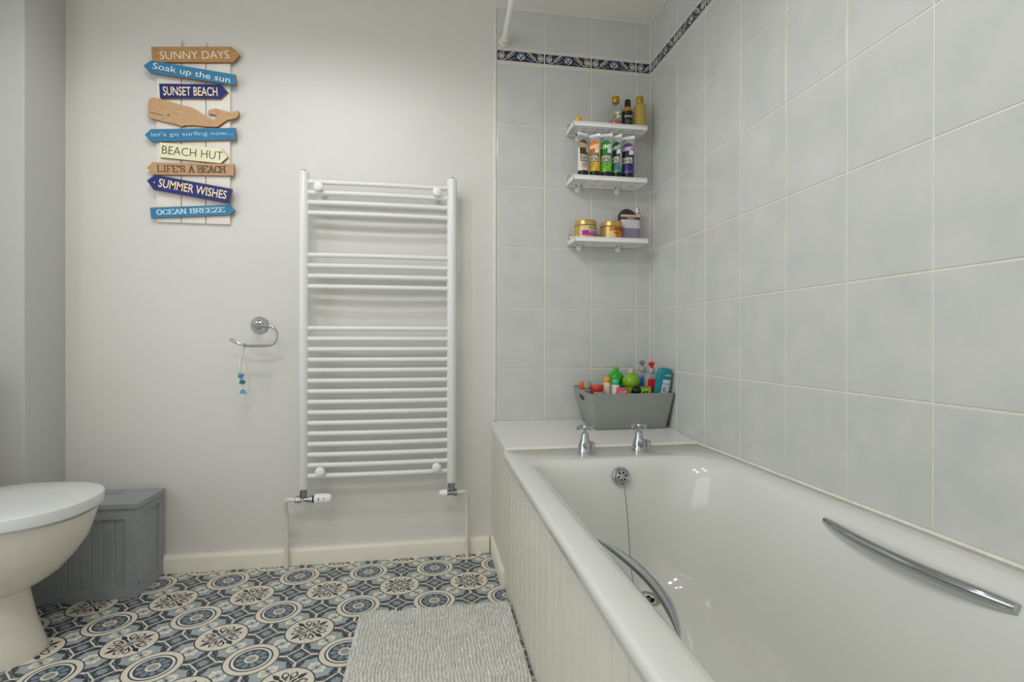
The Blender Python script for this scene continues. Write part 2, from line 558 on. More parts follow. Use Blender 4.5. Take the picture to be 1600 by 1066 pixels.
def border_art():
    """ornament of one border tile, u along 0.2 m, v up, metres; list of (layer, material, outline)"""
    it = []

    def strokev(m, pts, w0, w1, l=1):
        n = len(pts); a = []; b = []
        for i in range(n):
            p = Vector(pts[max(0, i-1)]); q = Vector(pts[min(n-1, i+1)])
            d = (q-p).normalized(); w = (w0+(w1-w0)*i/(n-1))/2; nn = Vector((-d.y, d.x))*w
            a.append((pts[i][0]+nn.x, pts[i][1]+nn.y)); b.append((pts[i][0]-nn.x, pts[i][1]-nn.y))
        it.append((l, m, a+b[::-1]))

    def leaf(m, x, y, a, ln, w, l=1):
        pts = []
        for i in range(7):
            t = i/6; pts.append((ln*t, w*sin(pi*t**0.8)))
        for i in range(5, 0, -1):
            t = i/6; pts.append((ln*t, -w*sin(pi*t**0.8)))
        it.append((l, m, [(x+p*cos(a)-q*sin(a), y+p*sin(a)+q*cos(a)) for p, q in pts]))
    sp = []
    for i in range(20):
        t = i/19; a = radians(-70 + 560*t*-1 + 0); r = 0.0155*(1-t)+0.004*t
        sp.append((0.020+r*cos(a), 0.0+r*sin(a)))
    strokev(BCRE, sp, 0.0032, 0.0050)
    it.append((2, BCRE, [(0.020+0.0048*cos(k*pi/5), 0.0048*sin(k*pi/5)) for k in range(10)]))
    strokev(BCRE, [(0.022, -0.0155), (0.034, -0.014), (0.045, -0.008), (0.056, 0.001), (0.066, 0.012)], 0.003, 0.005)
    for t, la, lb in ((0.25, 1.9, -0.1), (0.5, 1.7, -0.1), (0.75, 1.6, 0.0), (0.95, 1.3, 0.2)):
        x = 0.034+0.032*t; y = -0.014+0.026*t
        leaf(BCRE, x, y, 0.6+0.9, 0.012, 0.0032)
        leaf(BCRE, x, y, 0.6-0.7, 0.011, 0.0030)
    leaf(BCRE, 0.064, 0.008, 0.75, 0.013, 0.004)
    strokev(BBLU, [(0.050, -0.017), (0.062, -0.014), (0.072, -0.006), (0.080, -0.012)], 0.005, 0.003)
    leaf(BBLU, 0.012, 0.013, 0.2, 0.025, 0.004)
    leaf(BBLU, 0.088, 0.004, 0.9, 0.016, 0.005)
    leaf(BCRE, 0.096, -0.010, 2.4, 0.020, 0.0048)
    leaf(BCRE, 0.084, -0.002, 1.2, 0.010, 0.003)
    full = []
    for l, m, p in it:
        full.append((l, m, p)); full.append((l, m, [(0.2-u, v) for u, v in p][::-1]))
    leaf_c = [(0.1, 0.013), (0.105, 0.004), (0.1, -0.004), (0.095, 0.004)]
    full.append((1, BCRE, leaf_c[::-1]))
    full.append((1, BCRE, [(0.1+0.0032*cos(k*pi/4), -0.013+0.0032*sin(k*pi/4)) for k in range(8)]))
    return full


ART = border_art()


def tiled(mb, F, cuts, zs, border_row, sgn_u):
    """F(u, z, d): point at distance d in front of the wall; cuts: joints along u; zs: joints up"""
    g = 0.0016; bv = 0.0022
    for i in range(len(cuts)-1):
        for j in range(len(zs)-1):
            u0, u1 = cuts[i]+g, cuts[i+1]-g; z0, z1 = zs[j]+g, zs[j+1]-g
            t = [random.uniform(-0.00012, 0.00012) for _ in range(4)]
            out = [F(u0, z0, -0.002), F(u1, z0, -0.002), F(u1, z1, -0.002), F(u0, z1, -0.002)]
            inn = [F(u0+bv, z0+bv, t[0]), F(u1-bv, z0+bv, t[1]), F(u1-bv, z1-bv, t[2]), F(u0+bv, z1-bv, t[3])]
            mid = [F(u0+bv*.3, z0+bv*.3, -0.0007), F(u1-bv*.3, z0+bv*.3, -0.0007), F(u1-bv*.3, z1-bv*.3, -0.0007), F(u0+bv*.3, z1-bv*.3, -0.0007)]
            m = BMARG if j == border_row else TILE
            fs = [(8, 9, 10, 11)]
            for a in (0, 4):
                for k in range(4):
                    k2 = (k+1) % 4
                    fs.append((a+k, a+k2, a+4+k2, a+4+k))
            if sgn_u < 0:
                fs = [f[::-1] for f in fs]
            mb.add(out+mid+inn, fs, m)
            if j == border_row:
                zc = (z0+z1)/2+0.0003; hh = 0.0198; e = 0.0012
                q = [F(u0+e, zc-hh, 0.0004), F(u1-e, zc-hh, 0.0004), F(u1-e, zc+hh, 0.0004), F(u0+e, zc+hh, 0.0004)]
                mb.add(q, [(0, 1, 2, 3) if sgn_u > 0 else (3, 2, 1, 0)], BDARK)
                wd = u1-u0
                for l, mm, p in ART:
                    pts = [(a, b) for a, b in p]
                    if max(a for a, b in pts) > wd-0.001:
                        # cut tile: keep what fits
                        pts = [(min(a, wd-0.002), b) for a, b in pts]
                        if max(a for a, b in pts)-min(a for a, b in pts) < 0.003:
                            continue
                    n = len(pts)
                    V = [F(u0+a, zc+b, 0.0005+0.0001*l) for a, b in pts]
                    ar = sum(pts[k][0]*pts[(k+1) % n][1]-pts[(k+1) % n][0]*pts[k][1] for k in range(n))*sgn_u
                    f = tuple(range(n)) if ar > 0 else tuple(range(n))[::-1]
                    mb.add(V, [f], mm)


# back wall: painted stretch and tiled stretch
mb = MB()
mb.box((-2.60, 0.008, -0.04), (-0.665, 0.14, CEIL+0.06), PAINT)
mb.box((-0.665, 0.0018, -0.04), (0.14, 0.14, CEIL+0.06), GROUT)
tiled(mb, lambda u, z, d: (u, -d, z), [-0.666, -0.466, -0.266, -0.066, -0.001], CROWS, 6, 1)
struct(mb.build('wall_back', smooth=0))

# right wall, all tiled; u runs from the far corner towards the camera
mb = MB()
mb.box((0.0018, -2.74, -0.04), (0.14, 0.0018, CEIL+0.06), GROUT)
cuts = [0.001, 0.0385]
while cuts[-1] < 2.69:
    cuts.append(min(cuts[-1]+0.2, 2.70))
tiled(mb, lambda u, z, d: (-d, -u, z), cuts, CROWS, 6, 1)
struct(mb.build('wall_right', smooth=0))

mb = MB()
for a, b in (((-2.74, -0.04), (FILL_WIN[0], CEIL+0.06)), ((FILL_WIN[1], -0.04), (0.008, CEIL+0.06)), ((FILL_WIN[0], -0.04), (FILL_WIN[1], FILL_WIN[2])), ((FILL_WIN[0], FILL_WIN[3]), (FILL_WIN[1], CEIL+0.06))):
    mb.box((-2.60, a[0], a[1]), (-2.46, b[0], b[1]), PAINT2)
struct(mb.build('wall_left', smooth=0))
mb = MB()
wx = (FILL_WIN[0]+FILL_WIN[1])/2
for a, b in (((FILL_WIN[0], FILL_WIN[2]), (FILL_WIN[1], FILL_WIN[2]+0.045)), ((FILL_WIN[0], FILL_WIN[3]-0.045), (FILL_WIN[1], FILL_WIN[3])), ((FILL_WIN[0], FILL_WIN[2]+0.045), (FILL_WIN[0]+0.045, FILL_WIN[3]-0.045)), ((FILL_WIN[1]-0.045, FILL_WIN[2]+0.045), (FILL_WIN[1], FILL_WIN[3]-0.045)), ((wx-0.025, FILL_WIN[2]+0.045), (wx+0.025, FILL_WIN[3]-0.045))):
    mb.bbox((-2.555, a[0], a[1]), (-2.505, b[0], b[1]), GLOSSW, 0.004)
mb.bbox((-2.505, FILL_WIN[0], FILL_WIN[2]-0.012), (-2.435, FILL_WIN[1], FILL_WIN[2]+0.012), GLOSSW, 0.004)
struct(mb.build('added_window_1'))  # frame of the added window, out of view, there for the fill
mb = MB(); mb.box((-2.60, -2.84, -0.04), (0.14, -2.70, CEIL+0.06), PAINT2)
struct(mb.build('wall_front', smooth=0))
mb = MB(); mb.box((-2.60, -2.84, CEIL), (0.14, 0.14, CEIL+0.1), CEILP)
struct(mb.build('ceiling', smooth=0))
# boxed-in corner on the left
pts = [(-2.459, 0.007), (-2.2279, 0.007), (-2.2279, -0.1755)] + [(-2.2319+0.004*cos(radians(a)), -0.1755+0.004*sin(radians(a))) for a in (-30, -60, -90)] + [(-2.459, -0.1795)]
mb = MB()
mb.loft([[(x, y, z) for x, y in pts[::-1]] for z in (0.0, CEIL-0.001)], PAINT_SHADED)
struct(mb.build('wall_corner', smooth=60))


def skirting(name, p0, p1, nrm, h=0.062, d=0.018):
    """profile swept from p0 to p1, standing out along nrm"""
    prof = [(0, 0), (d, 0), (d, h-0.012), (d-0.002, h-0.006), (d-0.007, h-0.001), (d-0.011, h), (0, h)]
    mb = MB()
    R = [[(p[0]+nrm[0]*a, p[1]+nrm[1]*a, z) for a, z in prof] for p in (p0, p1)]
    mb.loft(R, GLOSSW)
    o = mb.build(name, smooth=50)
    bm = bmesh.new(); bm.from_mesh(o.data); bmesh.ops.recalc_face_normals(bm, faces=bm.faces[:]); bm.to_mesh(o.data); bm.free()
    return struct(o)


skirting('baseboard_back', (-2.2275, 0.0079), (-0.694, 0.0079), (0, -1), d=0.026)
skirting('baseboard_right', (-0.6760, 0.0075), (-0.6760, -0.325), (-1, 0), d=0.014)
# edge strip where the tiling stops, and the corner sealant
mb = MB(); mb.bbox((-0.6775, -0.0012, 0.532), (-0.6665, 0.0079, CEIL-0.001), SILIC, 0.0015)
struct(mb.build('trim_1'))
mb = MB(); mb.tube([(-0.0012, -0.0012, 0.54), (-0.0012, -0.0012, CEIL-0.001)], 0.0026, SILIC, 8)
struct(mb.build('trim_2'))
mb = MB()
mb.tube([(-0.667, -0.0012, CEIL-0.0015), (-0.002, -0.0012, CEIL-0.0015), (-0.002, -2.69, CEIL-0.0015)], 0.0026, SILIC, 8)
struct(mb.build('trim_3'))

# ------------------------------------------------------------------ bath end ledge and panel
def zl(y):
    return 0.530 + 0.0634*y   # the ledge falls towards the bath


mb = MB()
pr = [(-0.003, zl(0)-0.001), (-0.4005, zl(-0.4)), (-0.4055, zl(-0.4)-0.004), (-0.4055, zl(-0.4)-0.022), (-0.003, zl(0)-0.022)]
mb.loft([[(x, y, z) for y, z in pr] for x in (-0.688, -0.0035)], mat('ledge_surface', 'dfdfda', 0.22, var=0.01, scale=8))
lg = thing('bath_ledge', (-0.345, -0.20, 0.0), 'white sloping ledge at the tap end of the bath, carrying the grey bin', 'ledge')
o = mb.build('ledge_top', lg, smooth=30, bevel=0.0015)
bm = bmesh.new(); bm.from_mesh(o.data); bmesh.ops.recalc_face_normals(bm, faces=bm.faces[:]); bm.to_mesh(o.data); bm.free()
mb = MB(); mb.box((-0.6755, -0.406, 0.0008), (-0.655, 0.0015, 0.484), PANELM)
mb.build('front_panel', lg, smooth=0)

# tongue and groove bath panel
mb = MB()
yy = -0.4105
xs = -0.672
line = [(xs, yy)]
k = 0
while True:
    yg = -0.4275-0.0655*k
    if yg < -2.10:
        break
    line += [(xs, yg+0.0065), (xs+0.0060, yg+0.0010), (xs+0.0060, yg-0.0010), (xs, yg-0.0045)]
    k += 1
line += [(xs, -2.115)]
ring = line + [(xs+0.012, -2.115), (xs+0.012, yy)]
mb.loft([[(x, y, z) for x, y in ring] for z in (0.0008, 0.4655)], PANELM)
tub = thing('bathtub', (-0.35, -1.26, 0.0), 'large white bath with cream panelled side along the right tiled wall', 'bath')
o = mb.build('tongue_and_groove_panel', tub, smooth=0)
bm = bmesh.new(); bm.from_mesh(o.data); bmesh.ops.recalc_face_normals(bm, faces=bm.faces[:]); bm.to_mesh(o.data); bm.free()


# ------------------------------------------------------------------ bathtub
def rrect(xl, xr, yn, yf, z, r, na=10, ns=10):
    """rounded rectangle, corners: far-left, far-right, near-right, near-left; clockwise from above"""
    fl, fr, nr, nl = r
    P = []

    def cor(cx, cy, rad, a0):
        for i in range(na+1):
            a = radians(a0-90*i/na)
            P.append((cx+rad*cos(a), cy+rad*sin(a), z))

    def side(a, b):
        for i in range(1, ns):
            t = i/ns
            P.append((a[0]+(b[0]-a[0])*t, a[1]+(b[1]-a[1])*t, z))
    cor(xl+fl, yf-fl, fl, 180); side((xl+fl, yf), (xr-fr, yf))
    cor(xr-fr, yf-fr, fr, 90); side((xr, yf-fr), (xr, yn+nr))
    cor(xr-nr, yn+nr, nr, 0); side((xr-nr, yn), (xl+nl, yn))
    cor(xl+nl, yn+nl, nl, -90); side((xl, yn+nl), (xl, yf-fl))
    return P


c4 = lambda a: (a, a, a, a)
RG = [(-0.676, -0.030, -2.105, -0.430, 0.4668, c4(0.01)), (-0.688, -0.006, -2.112, -0.413, 0.4665, c4(0.01)),
      (-0.6965, -0.0035, -2.115, -0.4085, 0.470, c4(0.012)), (-0.6968, -0.0035, -2.115, -0.4085, 0.488, c4(0.012)),
      (-0.695, -0.0035, -2.114, -0.4088, 0.4945, c4(0.012)), (-0.690, -0.004, -2.112, -0.410, 0.4972, c4(0.012)),
      (-0.660, -0.034, -2.06, -0.545, 0.4978, (0.070, 0.12, 0.10, 0.10)),
      (-0.647, -0.042, -2.04, -0.560, 0.4975, (0.070, 0.13, 0.10, 0.10)),
      (-0.638, -0.050, -2.032, -0.569, 0.4955, (0.070, 0.14, 0.10, 0.10)),
      (-0.629, -0.058, -2.024, -0.577, 0.490, (0.070, 0.14, 0.11, 0.11)),
      (-0.621, -0.068, -2.012, -0.584, 0.479, (0.072, 0.15, 0.12, 0.12)),
      (-0.613, -0.079, -1.995, -0.590, 0.460, (0.075, 0.15, 0.13, 0.13)),
      (-0.604, -0.090, -1.97, -0.596, 0.430, (0.08, 0.15, 0.14, 0.14)),
      (-0.590, -0.104, -1.93, -0.603, 0.380, (0.09, 0.15, 0.15, 0.15)),
      (-0.573, -0.122, -1.87, -0.612, 0.310, (0.10, 0.15, 0.16, 0.16)),
      (-0.556, -0.140, -1.80, -0.622, 0.240, (0.11, 0.15, 0.17, 0.17)),
      (-0.540, -0.157, -1.75, -0.632, 0.185, (0.12, 0.15, 0.17, 0.17)),
      (-0.518, -0.178, -1.71, -0.645, 0.150, (0.12, 0.15, 0.16, 0.16)),
      (-0.490, -0.206, -1.67, -0.662, 0.130, (0.11, 0.13, 0.14, 0.14)),
      (-0.455, -0.240, -1.63, -0.690, 0.1215, (0.09, 0.10, 0.12, 0.12)),
      (-0.42, -0.275, -1.58, -0.73, 0.1195, (0.07, 0.07, 0.07, 0.07))]
mb = MB()
mb.loft([rrect(*r) for r in RG], ACRYL, cap0=False, cap1=True)
o = mb.build('tub', tub, smooth=80)
bm = bmesh.new(); bm.from_mesh(o.data)
for f in bm.faces:
    f.normal_flip() if False else None
bmesh.ops.recalc_face_normals(bm, faces=bm.faces[:])
up = sum((f.normal.z*f.calc_area() for f in bm.faces))
if up < 0:
    bmesh.ops.reverse_faces(bm, faces=bm.faces[:])
bm.to_mesh(o.data); bm.free()
# outer shell of the tub and its feet, behind the panel
mb = MB()
mb.loft([rrect(-0.60, -0.08, -2.05, -0.50, 0.455, c4(0.1)), rrect(-0.58, -0.12, -1.98, -0.575, 0.30, c4(0.1)), rrect(-0.53, -0.17, -1.78, -0.62, 0.105, c4(0.1))][::-1], flat('b9b4a4', 'tub_underside', 0.8), cap1=False)
o = mb.build('underside', tub, smooth=60)
for fx in (-0.48, -0.22):
    for fy in (-0.85, -1.55):
        mb = MB(); mb.tube([(fx, fy, 0.001), (fx, fy, 0.108)], 0.012, BRUSH, 12)
        mb.build('foot', tub)

# overflow, with its chain
OV = Vector((-0.3650, -0.6000, 0.4500))
tl = Matrix.Translation(OV) @ Euler((radians(90-13), 0, 0)).to_matrix().to_4x4()
mb = MB()
mb.lathe([(0.0275, -0.004), (0.0275, 0.002), (0.0262, 0.005), (0.0225, 0.0062), (0.0205, 0.0045), (0.0195, 0.0045), (0.0175, 0.0085), (0.012, 0.0105), (0.0, 0.011)], CHROME, 36, M=tl)
ovf = mb.build('overflow', tub, smooth=40)
ovf['label'] = 'round chrome overflow cover with a ring of holes'
mb = MB()
for k in range(6):
    a = k*pi/3+0.15
    M = tl @ Matrix.Translation((0.0112*cos(a)*1.0, 0.0112*sin(a), 0.0104))
    mb.lathe([(0.0031, -0.002), (0.0031, 0.0009), (0.0, 0.0009)], HOLE, 14, M=M)
mb.build('drain_hole', ovf)
ch0 = OV + Vector((0.003, -0.014, -0.010))
chp = [ch0, ch0+Vector((0.001, -0.004, -0.02)), Vector((-0.3605, -0.640, 0.34)), Vector((-0.3585, -0.658, 0.22)), Vector((-0.3570, -0.676, 0.150)), Vector((-0.365, -0.705, 0.1255)), Vector((-0.385, -0.74, 0.1235)), Vector((-0.405, -0.77, 0.1235))]
mb = MB()
mb.tube(chp, 0.0011, BRUSH, 6)
nn = 0
for a, b in zip(chp, chp[1:]):
    ln = (b-a).length
    for i in range(int(ln/0.0045)):
        p = a.lerp(b, i*0.0045/ln)
        M = Matrix.Translation(p)
        mb.lathe([(0.0004, -0.0016), (0.0017, -0.0008), (0.0017, 0.0008), (0.0004, 0.0016)], BRUSH, 6, M=M)
mb.build('chain', tub)
mb = MB()
mb.lathe([(0.0215, 0.1215), (0.0215, 0.1265), (0.019, 0.1300), (0.016, 0.1310), (0.0, 0.1312)], BLACK, 24, M=Matrix.Translation((-0.41, -0.785, 0)))
mb.tube([Vector((-0.41+0.007*cos(a), -0.785, 0.1360+0.007*sin(a))) for a in [2*pi*k/12 for k in range(13)]], 0.0012, CHROME, 6)
mb.build('plug', tub)
# waste
WS = Vector((-0.3205, -0.695, 0.1225))
tw = Matrix.Translation(WS) @ Euler((radians(8), 0, 0)).to_matrix().to_4x4()
mb = MB()
mb.lathe([(0.0345, -0.004), (0.0345, 0.002), (0.032, 0.0045), (0.025, 0.0035), (0.021, 0.000), (0.0, -0.0005)], mat('waste_metal', 'b5ada0', 0.2, metal=1.0, var=0.1), 36, M=tw)
ws = mb.build('waste', tub, smooth=40)
mb = MB()
for k in range(6):
    a = k*pi/3
    mb.lathe([(0.0055, -0.001), (0.0055, 0.0012), (0.0, 0.0012)], HOLE, 14, M=tw @ Matrix.Translation((0.0125*cos(a), 0.0125*sin(a), 0)))
mb.lathe([(0.003, 0), (0.003, 0.004), (0.0, 0.005)], BRUSH, 12, M=tw)
mb.build('strainer', ws)


# grab handles
def grab(sgn, x0, xo, yc, half, z0, dz, label, wd=0.0115, dd=0.0085, tip=0.12, tipp=3.0, tilt=38):
    """crescent bar: ends on the bath side at x0, middle standing off by xo"""
    mb = MB()
    N = 28
    rings = []
    for i in range(N+1):
        t = -1+2*i/N
        y = yc+half*t
        k = 1-abs(t)**2.0
        x = x0+sgn*xo*k
        z = z0+dz*k
        tp = 1-abs(t)**tipp
        w = wd*(tip+(1-tip)*tp)          # half height
        d = dd*(tip+(1-tip)*tp)      # half depth
        R = []
        for q in range(16):
            a = 2*pi*q/16
            cx = (abs(cos(a))**0.7)*(1 if cos(a) >= 0 else -1); cz = (abs(sin(a))**0.7)*(1 if sin(a) >= 0 else -1)
            ax = d*cx; az = w*cz
            # lean the broad face up towards the room
            ti = radians(tilt)*sgn
            R.append((x+ax*cos(ti)+az*sin(ti), y, z-ax*sin(ti)*1.0+az*cos(ti)))
        rings.append(R)
    mb.loft(rings, CHROME)
    root = mb.build('grab_handle', tub, smooth=50)
    bm = bmesh.new(); bm.from_mesh(root.data); bmesh.ops.recalc_face_normals(bm, faces=bm.faces[:]); bm.to_mesh(root.data); bm.free()
    root['label'] = label
    # backing strip against the bath wall
    mb = MB()
    R = []
    for i in range(13):
        t = -1+2*i/12
        y = yc+(half-0.012)*t; w = 0.009*(0.3+0.7*(1-abs(t)**4))
        R.append([(x0-sgn*0.004, y, z0-0.010-w), (x0+sgn*0.003, y, z0-0.012-w), (x0+sgn*0.003, y, z0-0.010+w), (x0-sgn*0.004, y, z0-0.008+w)])
    mb.loft(R, CHROME)
    o = mb.build('backing_strip', root, smooth=40)
    bm = bmesh.new(); bm.from_mesh(o.data); bmesh.ops.recalc_face_normals(bm, faces=bm.faces[:]); bm.to_mesh(o.data); bm.free()
    return root


grab(1, -0.6190, 0.037, -1.280, 0.168, 0.4760, -0.006, 'chrome grab handle on the panel side of the bath', wd=0.0085, tip=0.12)
grab(-1, -0.0770, 0.024, -1.255, 0.184, 0.4610, 0.000, 'chrome grab handle on the tiled side of the bath', wd=0.0190, dd=0.0105, tip=0.72, tipp=5.0, tilt=42)

# sealant along the bath
mb = MB(); mb.tube([(-0.004, -0.41, 0.4985), (-0.004, -2.11, 0.4985)], 0.0042, SILIC, 8)
struct(mb.build('trim_4'))
mb = MB(); mb.tube([(-0.690, -0.4072, 0.4990), (-0.35, -0.4072, 0.4992), (-0.005, -0.4072, 0.4994)], 0.0045, SILIC, 8)
struct(mb.build('trim_5'))


# ------------------------------------------------------------------ taps
def make_tap(loc, label):
    t = thing('bath_tap', loc, label, 'tap', 'pair of bath taps')
    mb = L()
    mb.lathe([(0.0240, 0.0), (0.0240, 0.003), (0.0228, 0.006), (0.0215, 0.018), (0.0180, 0.032), (0.0130, 0.044), (0.0122, 0.058), (0.0105, 0.060), (0.0, 0.060)], CHROME, 28)
    mb.build('body', t, smooth=40)
    mb = L()
    mb.tube([(0, -0.006, 0.020), (0, -0.030, 0.028), (0, -0.050, 0.034), (0, -0.062, 0.035)], [0.0125, 0.0115, 0.0105, 0.0100], CHROME, 18)
    mb.tube([(0, -0.060, 0.0215), (0, -0.060, 0.040), (0, -0.060, 0.0445)], [0.0122, 0.0125, 0.007], CHROME, 20)
    mb.build('spout', t, smooth=45)
    mb = L()
    mb.tube([(0, 0, 0.058), (0, 0, 0.076)], 0.0052, CHROME, 14)
    mb.lathe([(0.0085, 0.0715), (0.0095, 0.0745), (0.0095, 0.0830), (0.0075, 0.0865), (0.0, 0.0872)], CHROME, 20)
    for k in range(4):
        a = k*pi/2+radians(20)
        mb.tube([(0.006*cos(a), 0.006*sin(a), 0.0785), (0.019*cos(a), 0.019*sin(a), 0.0785), (0.0225*cos(a), 0.0225*sin(a), 0.0785), (0.0300*cos(a), 0.0300*sin(a), 0.0785)], [0.0042, 0.0042, 0.0062, 0.0054], CHROME, 12)
    mb.build('cross_handle', t, smooth=45)
    return t


make_tap((-0.4360, -0.466, 0.4975), 'chrome cross-head bath tap, left of the pair, near the panel side')
make_tap((-0.2500, -0.466, 0.4975), 'chrome cross-head bath tap, right of the pair, below the middle of the grey bin')

# ------------------------------------------------------------------ towel radiator
RY = -0.072
rad = thing('towel_radiator', (-1.122, 0.0, 0.305), 'tall white ladder towel radiator on the back wall', 'radiator')
for px, nm in ((-1.3955, 'l'), (-0.8490, 'r')):
    mb = MB()
    D = [(px+0.019*cos(radians(a)), RY+0.004-0.017*max(0, sin(radians(a)))*1.0 + 0.012*max(0, -sin(radians(a)))) for a in range(0, 360, 15)]
    R = []
    for z, s in ((0.3055, 0.86), (0.3085, 1.0), (1.4790, 1.0), (1.4830, 0.95), (1.4850, 0.82)):
        R.append([(px+(x-px)*s, RY+(y-RY)*s, z) for x, y in D][::-1])
    mb.loft(R, RADW)
    po = mb.build('post', rad, smooth=40)
    mb = MB(); mb.lathe([(0.0095, 1.4845), (0.0095, 1.4885), (0.007, 1.4900), (0.0, 1.4900)], BRUSH, 20, M=Matrix.Translation((px, RY, 0)))
    mb.build('vent_plug', po)
barz = [1.4466, 1.4078, 1.3707, 1.3316, 1.1754, 1.1363, 1.0970, 1.0577] + [0.9024-0.03924*k for k in range(15)]
BAR_PTS = [(-1.380 + 0.516*i/16, RY+0.002-0.007*(1-((i-8)/8)**2)) for i in range(17)]
for z in barz:
    mb = MB()
    mb.tube([(x, y, z) for x, y in BAR_PTS], 0.0092, RADW, 14)
    mb.build('bar', rad, smooth=60)
for kx, kz in ((-1.339, 1.4255), (-0.907, 1.4275), (-1.333, 0.3728), (-0.9075, 0.3728)):
    mb = MB()
    Mk = Matrix.Translation((kx, 0, kz)) @ Euler((radians(90), 0, 0)).to_matrix().to_4x4()
    mb.lathe([(0.014, -0.0078), (0.014, -0.002), (0.0075, 0.0), (0.0075, 0.085), (0.0160, 0.087), (0.0172, 0.092), (0.0165, 0.098), (0.012, 0.1015), (0.0, 0.102)], WPLAS, 24, M=Mk)
    mb.build('wall_bracket', rad, smooth=45)
# thermostatic valve on the left
mb = MB()
mb.tube([(-1.3955, RY, 0.262), (-1.3955, RY, 0.280), (-1.3955, RY, 0.281), (-1.3955, RY, 0.297), (-1.3955, RY, 0.298), (-1.3955, RY, 0.3065)], [0.0085, 0.0095, 0.0130, 0.0130, 0.009, 0.009], BRUSH, 16)
mb.tube([(-1.424, RY, 0.2670), (-1.418, RY, 0.2670), (-1.417, RY, 0.2670), (-1.404, RY, 0.2670), (-1.403, RY, 0.2670), (-1.374, RY, 0.2670), (-1.373, RY, 0.2670), (-1.362, RY, 0.2670)], [0.011, 0.0145, 0.0145, 0.0145, 0.0095, 0.0095, 0.0140, 0.0140], CHROME, 8)
vl = mb.build('thermostatic_valve', rad, smooth=35)
mb = MB()
mb.tube([(-1.3625, RY, 0.267), (-1.3555, RY, 0.267)], 0.0135, BLACK, 20)
mb.tube([(-1.3560, RY, 0.2675), (-1.351, RY, 0.2675), (-1.320, RY, 0.2675), (-1.305, RY, 0.2675), (-1.2975, RY, 0.2675), (-1.2945, RY, 0.2675)], [0.0150, 0.0185, 0.0182, 0.0170, 0.0145, 0.010], WPLAS, 24)
vh = mb.build('valve_head', vl, smooth=40)
mb = MB()
mb.box((-1.3405, RY-0.0187, 0.2640), (-1.3375, RY-0.0176, 0.2755), BLACK)
for q in range(3):
    mb.box((-1.3235, RY-0.0182, 0.2660+q*0.004), (-1.3165, RY-0.0172, 0.2670+q*0.004), mat('grey_mark', '77797a', 0.5))
mb.build('marking', vh, smooth=0)
# lockshield valve on the right
mb = MB()
mb.tube([(-0.8490, RY, 0.262), (-0.8490, RY, 0.285), (-0.8490, RY, 0.286), (-0.8490, RY, 0.3065)], [0.009, 0.010, 0.0135, 0.0135], BRUSH, 16)
mb.tube([(-0.866, RY, 0.2670), (-0.847, RY, 0.2670), (-0.842, RY, 0.2670), (-0.8415, RY, 0.2670), (-0.829, RY, 0.2670), (-0.8285, RY, 0.2670)], [0.0105, 0.0105, 0.0105, 0.0140, 0.0140, 0.009], BRUSH, 8)
lv = mb.build('lockshield_valve', rad, smooth=35)
mb = MB()
mb.tube([(-0.866, RY, 0.267), (-0.879, RY, 0.267), (-0.892, RY, 0.267), (-0.897, RY, 0.267)], [0.0135, 0.013, 0.0105, 0.005], WPLAS, 20)
mb.build('valve_cap', lv, smooth=45)


def pipe(x_valve, xw, label):
    mb = MB()
    sg = 1 if xw > x_valve else -1
    P = [(x_valve, RY, 0.267), (xw-sg*0.045, RY, 0.267), (xw-sg*0.020, RY+0.004, 0.267)]
    for i in range(1, 7):
        a = i/6*pi/2
        P.append((xw-sg*0.020*(1-sin(a)), RY+0.004+0.036*sin(a)*0.0+0.002*i, 0.267-0.020*(1-cos(a))))
    P += [(xw, -0.048, 0.225), (xw, -0.0345, 0.19), (xw, -0.0330, 0.10), (xw, -0.0330, 0.0008)]
    mb.tube(P, 0.0075, mat('painted_pipe', 'ddd8cc', 0.45, var=0.03), 14)
    return tag(mb.build('radiator_pipe', smooth=50), label, 'pipe', 'pipes feeding the radiator')


pipe(-1.4240, -1.4640, 'cream painted pipe rising to the thermostatic valve, left under the radiator')
pipe(-0.8285, -0.7860, 'cream painted pipe rising to the plain valve, right under the radiator')

# ------------------------------------------------------------------ towel ring and charm
tr = thing('towel_ring', (-1.572, 0.008, 0.910), 'open chrome towel ring on the wall left of the radiator', 'towel ring')
Mr = Matrix.Translation((-1.572, 0.0079, 0.915)) @ Euler((radians(90), 0, 0)).to_matrix().to_4x4()
mb = MB()
mb.lathe([(0.0325, 0), (0.0325, 0.004), (0.030, 0.007), (0.026, 0.007), (0.024, 0.0105), (0.018, 0.0105), (0.015, 0.016), (0.0100, 0.018)], CHROME, 32, M=Mr)
mb.build('wall_rose', tr, smooth=35)
mb = MB()
mb.lathe([(0.0095, 0.012), (0.0085, 0.05), (0.0085, 0.076), (0.006, 0.080), (0.0, 0.080)], CHROME, 20, M=Mr)
mb.build('stem', tr, smooth=40)
mb = MB()
rp = [(-1.5725, 0.9105), (-1.556, 0.9095), (-1.530, 0.9098), (-1.519, 0.9098)]
rp += [(-1.519+0.0295*sin(radians(a)), 0.8745+0.0355*cos(radians(a))) for a in range(15, 180, 15)]
rp += [(-1.519, 0.8385), (-1.540, 0.8373), (-1.565, 0.8373), (-1.595, 0.8380), (-1.609, 0.8412), (-1.622, 0.8465), (-1.634, 0.8530), (-1.646, 0.8600)]
mb.tube([(x, -0.0700, z) for x, z in rp], 0.0050, CHROME, 14)
Ms = Matrix.Translation((-1.646, -0.070, 0.860))
mb.lathe([(0.001, -0.006), (0.005, -0.004), (0.0062, 0), (0.005, 0.004), (0.001, 0.006)], CHROME, 14, M=Ms)
mb.build('ring_arm', tr, smooth=50)

